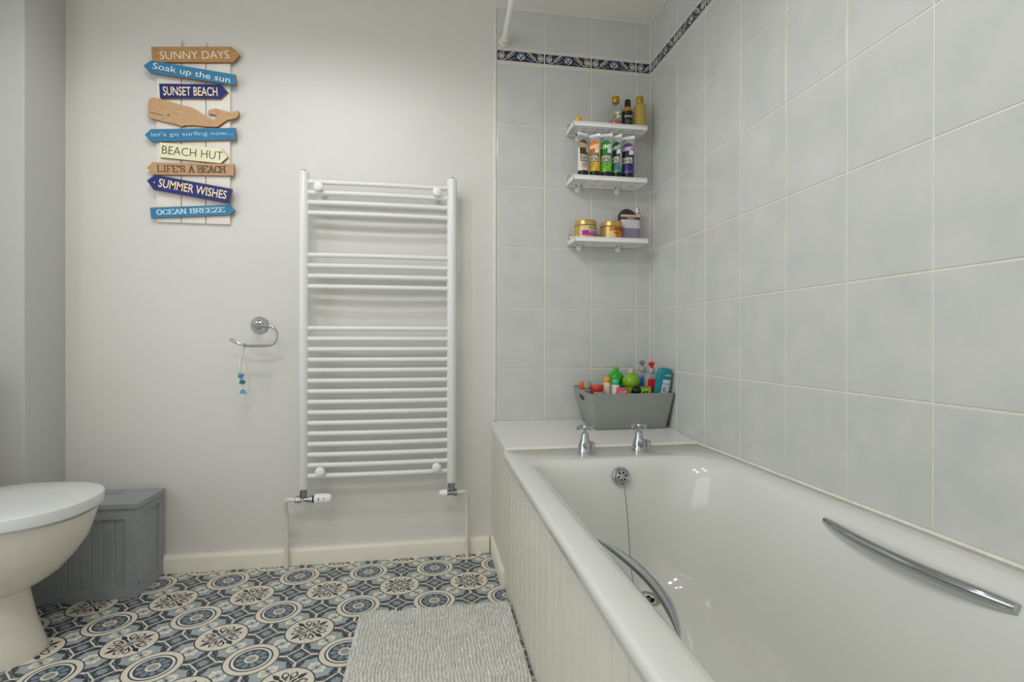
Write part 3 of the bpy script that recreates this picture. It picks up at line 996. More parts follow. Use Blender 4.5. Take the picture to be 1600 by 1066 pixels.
ch = thing('hanging_charm', (-1.605, -0.070, 0.66), 'little string of blue wooden beads and a fish hanging from the towel ring', 'ornament')
CORD = mat('cord', 'd9cfb4', 0.8, var=0.1, scale=90)
mb = MB()
mb.tube([(-1.6020+0.003*cos(a), -0.070+0.0072*cos(a), 0.8385+0.0082*sin(a)) for a in [2*pi*k/16 for k in range(17)]], 0.0016, CORD, 6)
mb.tube([(-1.602, -0.070, 0.8300), (-1.604, -0.0705, 0.815), (-1.610, -0.071, 0.79), (-1.6125, -0.071, 0.74), (-1.610, -0.071, 0.705), (-1.604, -0.071, 0.675)], 0.0013, CORD, 6)
mb.tube([(-1.602, -0.070, 0.8300), (-1.600, -0.069, 0.80), (-1.597, -0.069, 0.76), (-1.599, -0.069, 0.71)], 0.0012, CORD, 6)
mb.tube([(-1.602, -0.070, 0.8310), (-1.603, -0.070, 0.823)], 0.0036, CORD, 8)
mb.build('cord', ch)
mb = MB()
mb.tube([(-1.611, -0.0722, 0.800), (-1.6135, -0.0722, 0.785), (-1.6145, -0.0722, 0.760), (-1.6130, -0.0722, 0.742)], [0.002, 0.0055, 0.0055, 0.002], mat('pale_wood', 'dcd9cf', 0.7, var=0.06), 12)
mb.build('drop_bead', ch)
for bx, bz, hx, s in ((-1.6125, 0.7275, '4a8fc0', 0.0082), (-1.6085, 0.7060, '3d7f86', 0.0075)):
    mb = MB()
    Mb = Matrix.Translation((bx, -0.071, bz)) @ Euler((0.1, 0.25, 0.5)).to_matrix().to_4x4()
    mb.bbox((-s, -s, -s), (s, s, s), flat(hx, rough=0.55, var=0.15), 0.0015, M=Mb)
    mb.build('cube_bead', ch)
mb = MB()
mb.lathe([(0.0005, -0.0035), (0.003, -0.002), (0.003, 0.002), (0.0005, 0.0035)], flat('a24a33'), 10, M=Matrix.Translation((-1.5995, -0.069, 0.704)))
mb.build('round_bead', ch)
mb = MB()
mb.prism([(-1.6035, 0.680), (-1.597, 0.676), (-1.593, 0.667), (-1.5925, 0.661), (-1.596, 0.664), (-1.603, 0.661), (-1.611, 0.664), (-1.616, 0.659), (-1.6145, 0.668), (-1.611, 0.677)], -0.0745, -0.0665, flat('5b9ad0', rough=0.55, var=0.15), flat('e2e4e2'))
mb.build('wooden_fish', ch, smooth=0)

# ------------------------------------------------------------------ beach sign
sg = thing('beach_sign', (-1.80, 0.008, 1.30), 'wall sign of coloured beach arrows and a wooden whale on white slats', 'sign')
mb = MB()
SX = [-1.9245, -1.8425, -1.8395, -1.7590, -1.7560, -1.6738]
for a, b in ((0, 1), (2, 3), (4, 5)):
    mb.bbox((SX[a], -0.004, 1.292+0.0), (SX[b], 0.0079, 1.931), SLATW, 0.0012)
mb.box((-1.915, 0.002, 1.33), (-1.684, 0.0078, 1.38), EDGEW)
mb.box((-1.915, 0.002, 1.84), (-1.684, 0.0078, 1.89), EDGEW)
mb.build('slat_backing', sg, smooth=30)
for x in (-1.841, -1.7575):
    mb = MB()
    mb.tube([(x, 0.002, 1.90), (x, 0.002, 1.9685)], 0.0013, BRUSH, 6)
    mb.build('hanging_wire', sg)


def board(name, poly, y1, th, m, edge=EDGEW, label=None, parent=sg):
    mb = MB()
    mb.prism(poly, y1-th, y1, m, edge)
    o = mb.build(name, parent, smooth=0)
    if label:
        o['label'] = label
    return o


def lettering(parent, polys, m, p0, p1, h, y, name='lettering', slant=0.0, base=0.5):
    """text from p0 to p1 (x, z at the middle height), letters h tall"""
    mb = MB()
    d = Vector((p1[0]-p0[0], p1[1]-p0[1])); n = Vector((-d.y, d.x)).normalized()

    def P(u, v):
        q = Vector(p0)+d*(u+slant*(v-0.5))+n*h*(v-base)
        return (q.x, y, q.y)
    vs_, fs_ = polys
    q4 = len(vs_) == 4*len(fs_)
    pts = [P(u, v) for u, v in vs_]
    if q4:   # strokes overlap: lay each a hair above the one before
        pts = [(p[0], p[1]-0.00002*(i//4), p[2]) for i, p in enumerate(pts)]
    mb.add(pts, fs_, m)
    return mb.build(name, parent, smooth=0)


BT = 0.011
b = board('arrow_board', [(-1.9367, 1.9262), (-1.6624, 1.9525), (-1.6358, 1.9252), (-1.6601, 1.8956), (-1.9325, 1.8709)], -0.0042, BT, OAK, label='oak arrow reading SUNNY DAYS')
lettering(b, text_polys('SUNNY DAYS', -0.012), LETW, (-1.9080, 1.8975), (-1.6740, 1.9225), 0.0285, -0.0156)
b = board('arrow_board', [(-1.9567, 1.8501), (-1.9325, 1.8709), (-1.6468, 1.8444), (-1.6457, 1.8051), (-1.9367, 1.8275)], -0.0155, BT, BLUE1, label='blue arrow reading Soak up the sun')
lettering(b, text_polys('Soak up the sun', -0.004), LETW, (-1.9260, 1.8495), (-1.6660, 1.8195), 0.0290, -0.0268)
b = board('arrow_board', [(-1.9103, 1.7949), (-1.702, 1.8088), (-1.6777, 1.7835), (-1.702, 1.7566), (-1.9071, 1.7427)], -0.0042, BT, NAVY, label='navy arrow reading SUNSET BEACH')
lettering(b, text_polys('SUNSET BEACH', 0.012), LETC, (-1.8975, 1.7690), (-1.7130, 1.7810), 0.0330, -0.0156)
b = board('whale_board', [(-1.9472, 1.7163), (-1.9452, 1.7270), (-1.943, 1.7341), (-1.9370, 1.7395), (-1.9303, 1.7409), (-1.9200, 1.7408), (-1.9049, 1.7382), (-1.8700, 1.7300), (-1.8345, 1.7215), (-1.8150, 1.7185), (-1.7978, 1.7137), (-1.7780, 1.7030), (-1.7588, 1.6907), (-1.7400, 1.6805), (-1.7282, 1.6764), (-1.7210, 1.6775), (-1.7173, 1.682), (-1.7151, 1.6870), (-1.7160, 1.6910), (-1.7238, 1.6945), (-1.7435, 1.6966), (-1.7470, 1.7000), (-1.7450, 1.7060), (-1.7392, 1.7123), (-1.7195, 1.7185), (-1.7000, 1.7140), (-1.6733, 1.7078), (-1.6580, 1.7100), (-1.6450, 1.7160), (-1.6405, 1.7150), (-1.6389, 1.7044), (-1.6430, 1.6930), (-1.6511, 1.6868), (-1.6799, 1.6776), (-1.6900, 1.6700), (-1.6997, 1.6619), (-1.7080, 1.6540), (-1.7172, 1.65), (-1.7544, 1.6486), (-1.7913, 1.6507), (-1.8237, 1.6484), (-1.8300, 1.6445), (-1.8366, 1.644), (-1.8450, 1.6475), (-1.858, 1.6507), (-1.9000, 1.6580), (-1.9387, 1.6659), (-1.9450, 1.6690), (-1.9472, 1.6745)], -0.0042, 0.012, PINE, label='bare wood cut-out of a whale')
mb = MB()
mb.prism([(-1.9400, 1.6870), (-1.8960, 1.6775), (-1.8955, 1.6795), (-1.9400, 1.6890)], -0.0164, -0.0160, LETD)
mb.build('mouth_line', b, smooth=0)
mb = MB()
mb.prism([(-1.8790+0.0026*cos(k*pi/5), 1.6825+0.0036*sin(k*pi/5)) for k in range(10)], -0.0164, -0.0160, LETD)
mb.build('eye_mark', b, smooth=0)
b = board('arrow_board', [(-1.9577, 1.6042), (-1.9377, 1.6264), (-1.6511, 1.651), (-1.6489, 1.6071), (-1.9366, 1.5812)], -0.0042, BT, BLUE1, label="blue arrow reading let's go surfing now...")
lettering(b, text_polys("let's go surfing now...", -0.010), LETBL, (-1.9350, 1.6050), (-1.6600, 1.6300), 0.0195, -0.0156)
b = board('arrow_board', [(-1.908, 1.5807), (-1.7018, 1.5704), (-1.6776, 1.541), (-1.7018, 1.5158), (-1.908, 1.526)], -0.0042, BT, CREAMP, label='cream arrow reading BEACH HUT')
lettering(b, text_polys('BEACH HUT', -0.010), LETD, (-1.9000, 1.5545), (-1.6950, 1.5435), 0.0300, -0.0156)
b = board('arrow_board', [(-1.9513, 1.4839), (-1.9323, 1.5059), (-1.6566, 1.5161), (-1.6565, 1.472), (-1.9344, 1.4616), (-1.9440, 1.4700), (-1.9425, 1.4780)], -0.0042, BT, DRIFT, label="weathered arrow reading LIFE'S A BEACH")
lettering(b, serif_polys("LIFE'S A BEACH", 0.19, 0.20), LETB, (-1.9180, 1.4840), (-1.6840, 1.4935), 0.0285, -0.0156)
b = board('arrow_board', [(-1.945, 1.4354), (-1.9175, 1.4578), (-1.6587, 1.4195), (-1.6675, 1.3655), (-1.9238, 1.404)], -0.0155, BT, NAVY, label='tilted navy arrow reading SUMMER WISHES')
lettering(b, text_polys('SUMMER WISHES', 0.012), LETC, (-1.9060, 1.4300), (-1.6770, 1.3955), 0.0315, -0.0268)
mb = MB()
mb.prism([(-1.9205+0.0022*cos(k*pi/5), 1.4300+0.0022*sin(k*pi/5)) for k in range(10)], -0.0275, -0.0265, LETW)
mb.build('nail_head', b, smooth=0)
b = board('arrow_board', [(-1.9407, 1.3404), (-1.6708, 1.363), (-1.6531, 1.3435), (-1.6708, 1.3249), (-1.9365, 1.3022)], -0.0042, BT, BLUE1, label='blue arrow reading OCEAN BREEZE')
lettering(b, serif_polys('OCEAN BREEZE', 0.20, 0.20), LETBL, (-1.9190, 1.3240), (-1.6860, 1.3440), 0.0205, -0.0156)

# ------------------------------------------------------------------ toilet
to = thing('toilet', (-2.10, -0.475, 0.0), 'white toilet with closed lid, cut off by the left edge', 'toilet')
TC = -0.475


def egg(xb, xt, hw, z, n=56, p=2.25, xm=None):
    """egg outline from back xb to tip xt"""
    xm = xm if xm is not None else xb+(xt-xb)*0.46
    R = []
    for k in range(n):
        a = 2*pi*k/n
        c, s_ = cos(a), sin(a)
        ex = (abs(c)**(2/p))*(1 if c >= 0 else -1); ey = (abs(s_)**(2/p))*(1 if s_ >= 0 else -1)
        x = xm+(xt-xm)*ex if c >= 0 else xm+(xm-xb)*ex
        R.append((x, TC+hw*ey, z))
    return R


mb = MB()
mb.loft([egg(-2.266, -1.866, 0.1890, 0.3880), egg(-2.268, -1.862, 0.1925, 0.3895), egg(-2.268, -1.860, 0.1935, 0.4170), egg(-2.267, -1.8615, 0.1925, 0.4195), egg(-2.264, -1.865, 0.1895, 0.4205), egg(-2.20, -1.93, 0.10, 0.4212)], SEATP)
mb.build('lid', to, smooth=50)
mb = MB()
mb.loft([egg(-2.262, -1.880, 0.172, 0.3780), egg(-2.262, -1.878, 0.174, 0.3800), egg(-2.262, -1.878, 0.174, 0.3860), egg(-2.262, -1.88, 0.172, 0.3876)], SEATP)
mb.build('seat', to, smooth=50)
mb = MB()
mb.loft([egg(-2.33, -1.985, 0.112, 0.0), egg(-2.33, -1.986, 0.111, 0.012), egg(-2.32, -1.998, 0.104, 0.050), egg(-2.31, -2.012, 0.096, 0.10), egg(-2.31, -2.022, 0.090, 0.15), egg(-2.31, -2.026, 0.088, 0.178)], CERAM, cap1=False)
mb.loft([egg(-2.31, -2.026, 0.088, 0.178), egg(-2.31, -2.012, 0.093, 0.184), egg(-2.31, -1.985, 0.108, 0.196), egg(-2.31, -1.950, 0.128, 0.222), egg(-2.31, -1.917, 0.148, 0.262), egg(-2.31, -1.890, 0.163, 0.305), egg(-2.31, -1.876, 0.173, 0.350), egg(-2.31, -1.871, 0.177, 0.374), egg(-2.31, -1.872, 0.175, 0.3785)], CERAM, cap0=False)
mb.build('pan', to, smooth=50)
mb = MB()
mb.bbox((-2.452, TC-0.20, 0.385), (-2.285, TC+0.20, 0.73), CERAM, 0.02, seg=3)
ci = mb.build('cistern', to, smooth=40)
mb = MB(); mb.bbox((-2.456, TC-0.21, 0.731), (-2.275, TC+0.21, 0.765), CERAM, 0.01, seg=3)
mb.build('cistern_lid', to, smooth=40)
for s_ in (-0.07, 0.07):
    mb = MB(); mb.tube([(-2.275, TC+s_-0.02, 0.408), (-2.275, TC+s_+0.02, 0.408)], 0.010, SEATP, 14)
    mb.build('hinge', to)

# ------------------------------------------------------------------ storage box
sb = thing('storage_box', (-2.05, -0.105, 0.0), 'grey panelled wooden storage box in the corner behind the toilet', 'box')
BX0, BX1, BY0, BY1, BZ = -2.208, -1.8935, -0.190, -0.0205, 0.300


def frame_panel(mb, F, w, h, fw, dep, grooves, m):
    """framed panel with recess; F(u, v, d)"""
    def q(u0, v0, u1, v1, d0, d1=None):
        pass
    for u0, v0, u1, v1 in ((0, 0, fw, h), (w-fw, 0, w, h), (fw, 0, w-fw, fw), (fw, h-fw, w-fw, h)):
        vs = [F(u, v, d) for d in (0, -0.009) for u, v in ((u0, v0), (u1, v0), (u1, v1), (u0, v1))]
        mb.add(vs, [(0, 1, 2, 3), (4, 7, 6, 5), (0, 4, 5, 1), (1, 5, 6, 2), (2, 6, 7, 3), (3, 7, 4, 0)], m)
    # inset board with V grooves
    prof = [(fw, -dep)]
    for k in range(1, grooves+1):
        u = fw+(w-2*fw)*k/(grooves+1)
        prof += [(u-0.0032, -dep), (u-0.0006, -dep-0.0028), (u+0.0006, -dep-0.0028), (u+0.0032, -dep)]
    prof.append((w-fw, -dep))
    n = len(prof)
    vs = [F(u, fw, d) for u, d in prof] + [F(u, h-fw, d) for u, d in prof]
    mb.add(vs, [(i, i+1, n+i+1, n+i) for i in range(n-1)], m)


mb = MB(); frame_panel(mb, lambda u, v, d: (BX0+u, BY0-d, 0.0008+v), BX1-BX0, BZ-0.0008, 0.036, 0.006, 6, GREYBX)
mb.build('front_panel', sb, smooth=0)
mb = MB(); frame_panel(mb, lambda u, v, d: (BX1+d, BY0+0.009+u, 0.0008+v), BY1-BY0-0.009, BZ-0.0008, 0.026, 0.006, 0, GREYBX)
mb.build('side_panel', sb, smooth=0)
mb = MB(); mb.box((BX0+0.0005, BY0+0.0098, 0.004), (BX1-0.010, BY1-0.0005, BZ-0.001), GREYBX)
mb.build('carcass', sb, smooth=0)
mb = MB()
HX0, HX1, HY0, HY1 = -2.105, -2.003, -0.0660, -0.0580
lx0, lx1, ly0, ly1 = BX0-0.004, BX1+0.005, BY0-0.005, BY1+0.006
xs_ = [lx0, HX0, HX1, lx1]; ys_ = [ly0, HY0, HY1, ly1]
for i in range(3):
    for j in range(3):
        if i == 1 and j == 1:
            mb.box((HX0, HY0, BZ), (HX1, HY1, BZ+0.003), HOLE)
            continue
        mb.box((xs_[i], ys_[j], BZ), (xs_[i+1], ys_[j+1], BZ+0.0155), GREYBX)
mb.build('lid', sb, smooth=0)
for (a, b_) in ((-0.178, 0.245), (-0.178, 0.045), (-0.032, 0.27), (-0.032, 0.07)):
    mb = MB()
    mb.lathe([(0.0022, 0), (0.0022, 0.0008), (0, 0.0010)], HOLE, 12, M=Matrix.Translation((BX1, a, b_)) @ Euler((0, radians(90), 0)).to_matrix().to_4x4())
    mb.build('screw_hole', sb)

# ------------------------------------------------------------------ bath mat
def bath_mat():
    import numpy as np
    X0, X1, Y1, Y0 = -1.150, -0.6785, -0.4285, -1.18
    st = 0.0022
    nx = int((X1-X0)/st); ny = int((Y1-Y0)/st)
    rng = np.random.default_rng(3)
    x = np.linspace(X0, X1, nx); y = np.linspace(Y0, Y1, ny)
    XX, YY = np.meshgrid(x, y)

    def blur_noise(cell, seed):
        r = np.random.default_rng(seed)
        gx = int((X1-X0)/cell)+4; gy = int((Y1-Y0)/cell)+4
        g = r.random((gy, gx))
        fx = (XX-X0)/cell+1; fy = (YY-Y0)/cell+1
        ix = fx.astype(int); iy = fy.astype(int); tx = fx-ix; ty = fy-iy
        tx = tx*tx*(3-2*tx); ty = ty*ty*(3-2*ty)
        return (g[iy, ix]*(1-tx)+g[iy, ix+1]*tx)*(1-ty)+(g[iy+1, ix]*(1-tx)+g[iy+1, ix+1]*tx)*ty
    wob = (blur_noise(0.05, 1)-0.5)*0.010 + (blur_noise(0.018, 2)-0.5)*0.0045
    wob2 = (blur_noise(0.045, 5)-0.5)*0.012 + (blur_noise(0.016, 6)-0.5)*0.004
    u = (XX+wob)/0.0092
    ridge = np.abs(np.sin(np.pi*u))**0.6
    row = np.floor(u)
    v = (YY+wob2)/0.0125+0.5*(np.mod(row, 2))*blur_noise(0.08, 21)
    bead = np.abs(np.sin(np.pi*v))**0.5
    amt = np.clip((blur_noise(0.09, 8)-0.1)*1.7+(-0.62-YY)*1.6, 0.25, 1)
    H = 0.0075 + 0.0125*ridge**(1.0)*(1-amt*0.95+amt*0.95*bead) + (blur_noise(0.06, 4)-0.5)*0.0035 + (blur_noise(0.007, 9)-0.5)*0.005
    edge = np.minimum(np.minimum(XX-X0, X1-XX), np.minimum(YY-Y0, Y1-YY))
    H = np.where(edge < 0.006, H*np.clip(edge/0.006, 0.05, 1)**0.5, H)
    H = np.maximum(H, 0.0012)
    jx = (blur_noise(0.012, 11)-0.5)*0.004; jy = (blur_noise(0.012, 12)-0.5)*0.004
    side = (blur_noise(0.02, 13)-0.5)*0.006
    inner = (edge >= 0.006)
    PX = XX+np.where(inner, jx, side*0.6); PY = YY+np.where(inner, jy, side*0.6)
    V = np.stack([PX.ravel(), PY.ravel(), H.ravel()], 1)
    idx = np.arange(nx*ny).reshape(ny, nx)
    F = np.stack([idx[:-1, :-1].ravel(), idx[:-1, 1:].ravel(), idx[1:, 1:].ravel(), idx[1:, :-1].ravel()], 1)
    m = mat('chenille_pile', 'd2d1cb', 0.95, var=0.12, scale=90, spec=0.1)
    me = bpy.data.meshes.new('bath_mat')
    base = len(V)
    B = np.array([[X0, Y0, 0.0008], [X1, Y0, 0.0008], [X1, Y1, 0.0008], [X0, Y1, 0.0008]])
    V[:, 0] -= -0.918; V[:, 1] -= -0.80; B[:, 0] -= -0.918; B[:, 1] -= -0.80
    me.from_pydata(np.vstack([V, B]).tolist(), [], F.tolist()+[[base+3, base+2, base+1, base]])
    me.materials.append(m)
    me.polygons.foreach_set('use_smooth', [True]*len(me.polygons))
    o = bpy.data.objects.new('bath_mat', me)
    COL.objects.link(o); o.location = (-0.918, -0.80, 0)
    tag(o, 'grey chenille bath mat on the patterned floor beside the bath', 'mat')


bath_mat()


# ------------------------------------------------------------------ tile shelves
def shelf(zt, label, x0=-0.3765, x1=-0.0655):
    t = thing('wall_shelf', ((x0+x1)/2, 0, zt-0.03), label, 'shelf', 'three white corner shelves above the bath')
    y0, y1 = -0.121, -0.009
    th = 0.016
    mb = MB()
    mb.bbox((x0, y0, zt-0.004), (x1, y1, zt), WPLAS, 0.0015)
    # outer rim
    mb.bbox((x0, y0, zt-th), (x1, y0+0.0045, zt+0.003), WPLAS, 0.0018)
    mb.bbox((x0, y1-0.004, zt-th), (x1, y1, zt+0.003), WPLAS, 0.0015)
    mb.bbox((x0, y0, zt-th), (x0+0.0045, y1, zt+0.003), WPLAS, 0.0018)
    mb.bbox((x1-0.0045, y0, zt-th), (x1, y1, zt+0.003), WPLAS, 0.0018)
    mb.build('tray', t, smooth=40)
    mb = MB()
    n = 6
    for k in range(1, n):
        x = x0+(x1-x0)*k/n
        mb.box((x-0.0012, y0+0.004, zt-0.0125), (x+0.0012, y1-0.004, zt-0.0038), WPLAS)
    for k in range(1, 4):
        y = y0+(y1-y0)*k/4
        mb.box((x0+0.004, y-0.0012, zt-0.0125), (x1-0.004, y+0.0012, zt-0.0038), WPLAS)
    mb.build('lattice', t, smooth=0)
    for k, xx in enumerate((x0+0.055, x1-0.085)):
        mb = MB()
        M = Matrix.Translation((xx, -0.0006, zt-0.0215)) @ Euler((radians(90), 0, 0)).to_matrix().to_4x4()
        mb.lathe([(0.0135, 0.0), (0.0130, 0.002), (0.0095, 0.004), (0.0075, 0.006), (0.005, 0.007), (0.0045, 0.012), (0.0, 0.0125)], WPLAS, 24, M=M)
        mb.box((xx-0.013, -0.013, zt-0.0165), (xx-0.009, -0.009, zt-0.0035), WPLAS)
        mb.box((xx+0.009, -0.013, zt-0.0165), (xx+0.013, -0.009, zt-0.0035), WPLAS)
        mb.tube([(xx-0.011, -0.011, zt-0.015), (xx, -0.010, zt-0.021), (xx+0.011, -0.011, zt-0.015)], 0.002, WPLAS, 8)
        mb.build('suction_cup', t, smooth=45)
    mb = MB()
    mb.tube([(x0+0.020+0.019*cos(a), -0.004, zt+0.020+0.019*sin(a)) for a in [2*pi*k/24 for k in range(25)]], 0.0016, WPLAS, 8)
    mb.tube([(x0+0.020, -0.0006, zt+0.020), (x0+0.020, -0.0075, zt+0.020)], [0.006, 0.0035], WPLAS, 12)
    mb.tube([(x0+0.002, -0.004, zt+0.020), (x0+0.038, -0.004, zt+0.020)], 0.0012, WPLAS, 6)
    mb.build('suction_cup', t, smooth=45)
    return t


ZS = (1.7235, 1.5120, 1.2680)
shelf(ZS[0], 'top white wall shelf in the tiled corner, holding bath oils', -0.3765, -0.0655)
shelf(ZS[1], 'middle white wall shelf in the tiled corner, holding shower tubes')
shelf(ZS[2], 'bottom white wall shelf in the tiled corner, holding gold jars', -0.3715, -0.0600)


def wrap(mb, polys, m, R, a0, a1, z0, z1, c, d=0.0004):
    """lettering round a cylinder of radius R centred at c; angles measured from -y, to the right"""
    vs, fs = polys
    P = []
    for u, v in vs:
        a = a0+(a1-a0)*u
        P.append((c[0]+(R+d)*sin(a), c[1]-(R+d)*cos(a), z0+(z1-z0)*v))
    mb.add(P, fs, m)


def front(th):
    """angle from the -y direction, -pi..pi, positive to the right"""
    a = th+pi/2
    return (a+pi) % (2*pi)-pi


def lathe_part(name, prof, m, parent, c, seg=32, mf=None, smooth=40):
    mb = MB()
    mb.lathe([(r, z+c[2]) for r, z in prof], m, seg, M=Matrix.Translation((c[0], c[1], 0)), mf=mf)
    return mb.build(name, parent, smooth=smooth)


# --- top shelf
z = ZS[0]+0.0005
# rubber duck
c = (-0.3420, -0.0640, z)
du = thing('rubber_duck', c, 'small yellow toy duck at the left end of the top shelf', 'toy')
YEL = mat('duck_yellow', 'f2b81c', 0.4, var=0.05)
mb = MB()
bl = []
for i in range(9):
    t = i/8; a = -pi/2+pi*t
    r = 0.018*cos(a)*(1.0)
    bl.append([(c[0]+max(r, 0.0008)*1.15*cos(q)+(0.004 if i > 5 else 0)*0, c[1]+max(r, 0.0008)*0.9*sin(q), c[2]+0.015+0.0148*sin(a)) for q in [2*pi*k/20 for k in range(20)]])
mb.loft(bl, YEL)
mb.tube([(c[0]-0.012, c[1], c[2]+0.016), (c[0]-0.021, c[1], c[2]+0.022), (c[0]-0.026, c[1], c[2]+0.029)], [0.012, 0.008, 0.002], YEL, 12)
mb.build('body', du, smooth=60)
mb = MB()
mb.lathe([(0.0008, -0.0135), (0.007, -0.0115), (0.0115, -0.006), (0.0130, 0), (0.0115, 0.0065), (0.007, 0.011), (0.0008, 0.013)], YEL, 20, M=Matrix.Translation((c[0]+0.003, c[1]-0.003, c[2]+0.0385)))
hd = mb.build('head', du, smooth=60)
mb = MB(); mb.tube([(c[0]+0.010, c[1]-0.010, c[2]+0.037), (c[0]+0.016, c[1]-0.017, c[2]+0.036)], [0.0045, 0.002], flat('e0701a'), 10)
mb.build('beak', hd)
mb = MB()
for dx, dy in ((-0.004, -0.0118), (0.0125, -0.0015)):
    mb.lathe([(0.0003, -0.0018), (0.0018, 0), (0.0003, 0.0018)], BLACK, 10, M=Matrix.Translation((c[0]+0.003+dx, c[1]-0.003+dy, c[2]+0.0425)))
mb.build('eyes', hd)

du.scale = (0.85, 0.85, 0.85)
# clear bottle with gold cap and orange oil at the bottom
c = (-0.1840, -0.072, z)
bo = thing('bath_oil_bottle', c, 'clear round bottle with gold cap, flower print and orange oil', 'bottle', 'bottles on the top shelf')
lathe_part('glass', [(0.024, 0.0), (0.0272, 0.003), (0.0280, 0.010), (0.0280, 0.085), (0.0265, 0.096), (0.021, 0.105), (0.0150, 0.110), (0.0135, 0.113), (0.0135, 0.120), (0.0115, 0.120), (0.0115, 0.112), (0.019, 0.1035), (0.0245, 0.095), (0.0262, 0.085), (0.0262, 0.004), (0.0, 0.003)], CLEAR, bo, c)
lathe_part('oil', [(0.0250, 0.0045), (0.0258, 0.006), (0.0258, 0.030), (0.0, 0.030)], flat('d8561c', 'orange_oil', 0.2, var=0.15, scale=60), bo, c)
lathe_part('cap', [(0.0148, 0.1135), (0.0155, 0.115), (0.0155, 0.138), (0.0140, 0.1405), (0.0, 0.1405)], mat('amber_gold', 'b98a2c', 0.3, metal=0.5, var=0.12, scale=50), bo, c)
mb = MB()
R = 0.0283
for k in range(6):
    a = k*pi/3+0.3
    pts = []
    for i in range(9):
        t = i/8; pts.append((0.018*t, 0.0042*sin(pi*t**0.8)))
    for i in range(7, 0, -1):
        t = i/8; pts.append((0.018*t, -0.0042*sin(pi*t**0.8)))
    P = []
    for p, q in pts:
        u = p*cos(a)-q*sin(a); v = p*sin(a)+q*cos(a)
        P.append((c[0]+R*sin(u/R), c[1]-R*cos(u/R), c[2]+0.052+v))
    mb.add(P, [tuple(range(len(P)))], flat('e8e2ae' if k % 3 else '6f8f3a', rough=0.5))
for u, v, s in ((-0.016, 0.042, 0.004), (0.018, 0.052, 0.003), (-0.014, 0.058, 0.0035), (0.016, 0.040, 0.004), (0.004, 0.069, 0.004)):
    P = [(c[0]+R*sin((u+s*0.6*cos(k*pi/4))/R), c[1]-R*cos((u+s*0.6*cos(k*pi/4))/R), c[2]+v+s*sin(k*pi/4)) for k in range(8)]
    mb.add(P, [tuple(range(8))], flat('5d6a4a' if v > 0.045 else '4a3a30'))
mb.build('flower_print', bo, smooth=0)

bo.scale = (1, 1, 0.93)
# small black-label bottle
c = (-0.1330, -0.074, z)
bo = thing('bath_oil_bottle', c, 'small amber bottle with black label and black cap on the top shelf', 'bottle', 'bottles on the top shelf')
lathe_part('bottle_body', [(0.0185, 0.0), (0.0205, 0.003), (0.0210, 0.012), (0.0210, 0.078), (0.0195, 0.085), (0.014, 0.092), (0.0108, 0.096), (0.0105, 0.101), (0.0, 0.101)], mat('amber_plastic', 'c9913a', 0.2, var=0.06, trans=0.25), bo, c)
lathe_part('cap', [(0.0120, 0.0965), (0.0125, 0.099), (0.0120, 0.125), (0.0105, 0.1275), (0.0, 0.128)], BLACK, bo, c)
lab = lathe_part('label', [(0.0207, 0.0105), (0.0213, 0.011), (0.0213, 0.074), (0.0207, 0.0745)], mat('black_label', '141212', 0.4, var=0.1), bo, c)
mb = MB()
wrap(mb, text_polys('oh so joy', 0.02), LETW, 0.0213, -1.0, 0.75, c[2]+0.044, c[2]+0.056, c)
mb.build('lettering', lab, smooth=0)
for q in range(3):
    mb = MB()
    wrap(mb, text_polys('bath oil', 0.0), mat('grey_print', '8b8b8b', 0.5), 0.0213, -0.75+0.1*q, 0.55-0.1*q, c[2]+0.030-0.006*q, c[2]+0.034-0.006*q, c)
    mb.build('lettering', lab, smooth=0)

bo.scale = (1, 1, 0.95)
# tall yellow bottle
c = (-0.0800, -0.074, z)
bo = thing('bath_oil_bottle', c, 'tall yellow bottle with gold cap nearest the corner on the top shelf', 'bottle', 'bottles on the top shelf')
lathe_part('bottle_body', [(0.0220, 0.0), (0.0245, 0.003), (0.0250, 0.010), (0.0250, 0.095), (0.0240, 0.103), (0.020, 0.110), (0.0140, 0.114), (0.0125, 0.117), (0.0125, 0.122), (0.0, 0.122)], mat('yellow_oil', 'cdb458', 0.12, var=0.05, trans=0.35), bo, c)
lathe_part('cap', [(0.0142, 0.1165), (0.0148, 0.118), (0.0148, 0.1390), (0.0135, 0.1415), (0.0, 0.1415)], mat('amber_gold', 'b98a2c', 0.3), bo, c)

bo.scale = (1, 1, 0.97)
# --- middle shelf: shower tubes standing on their caps
z = ZS[1]+0.0005


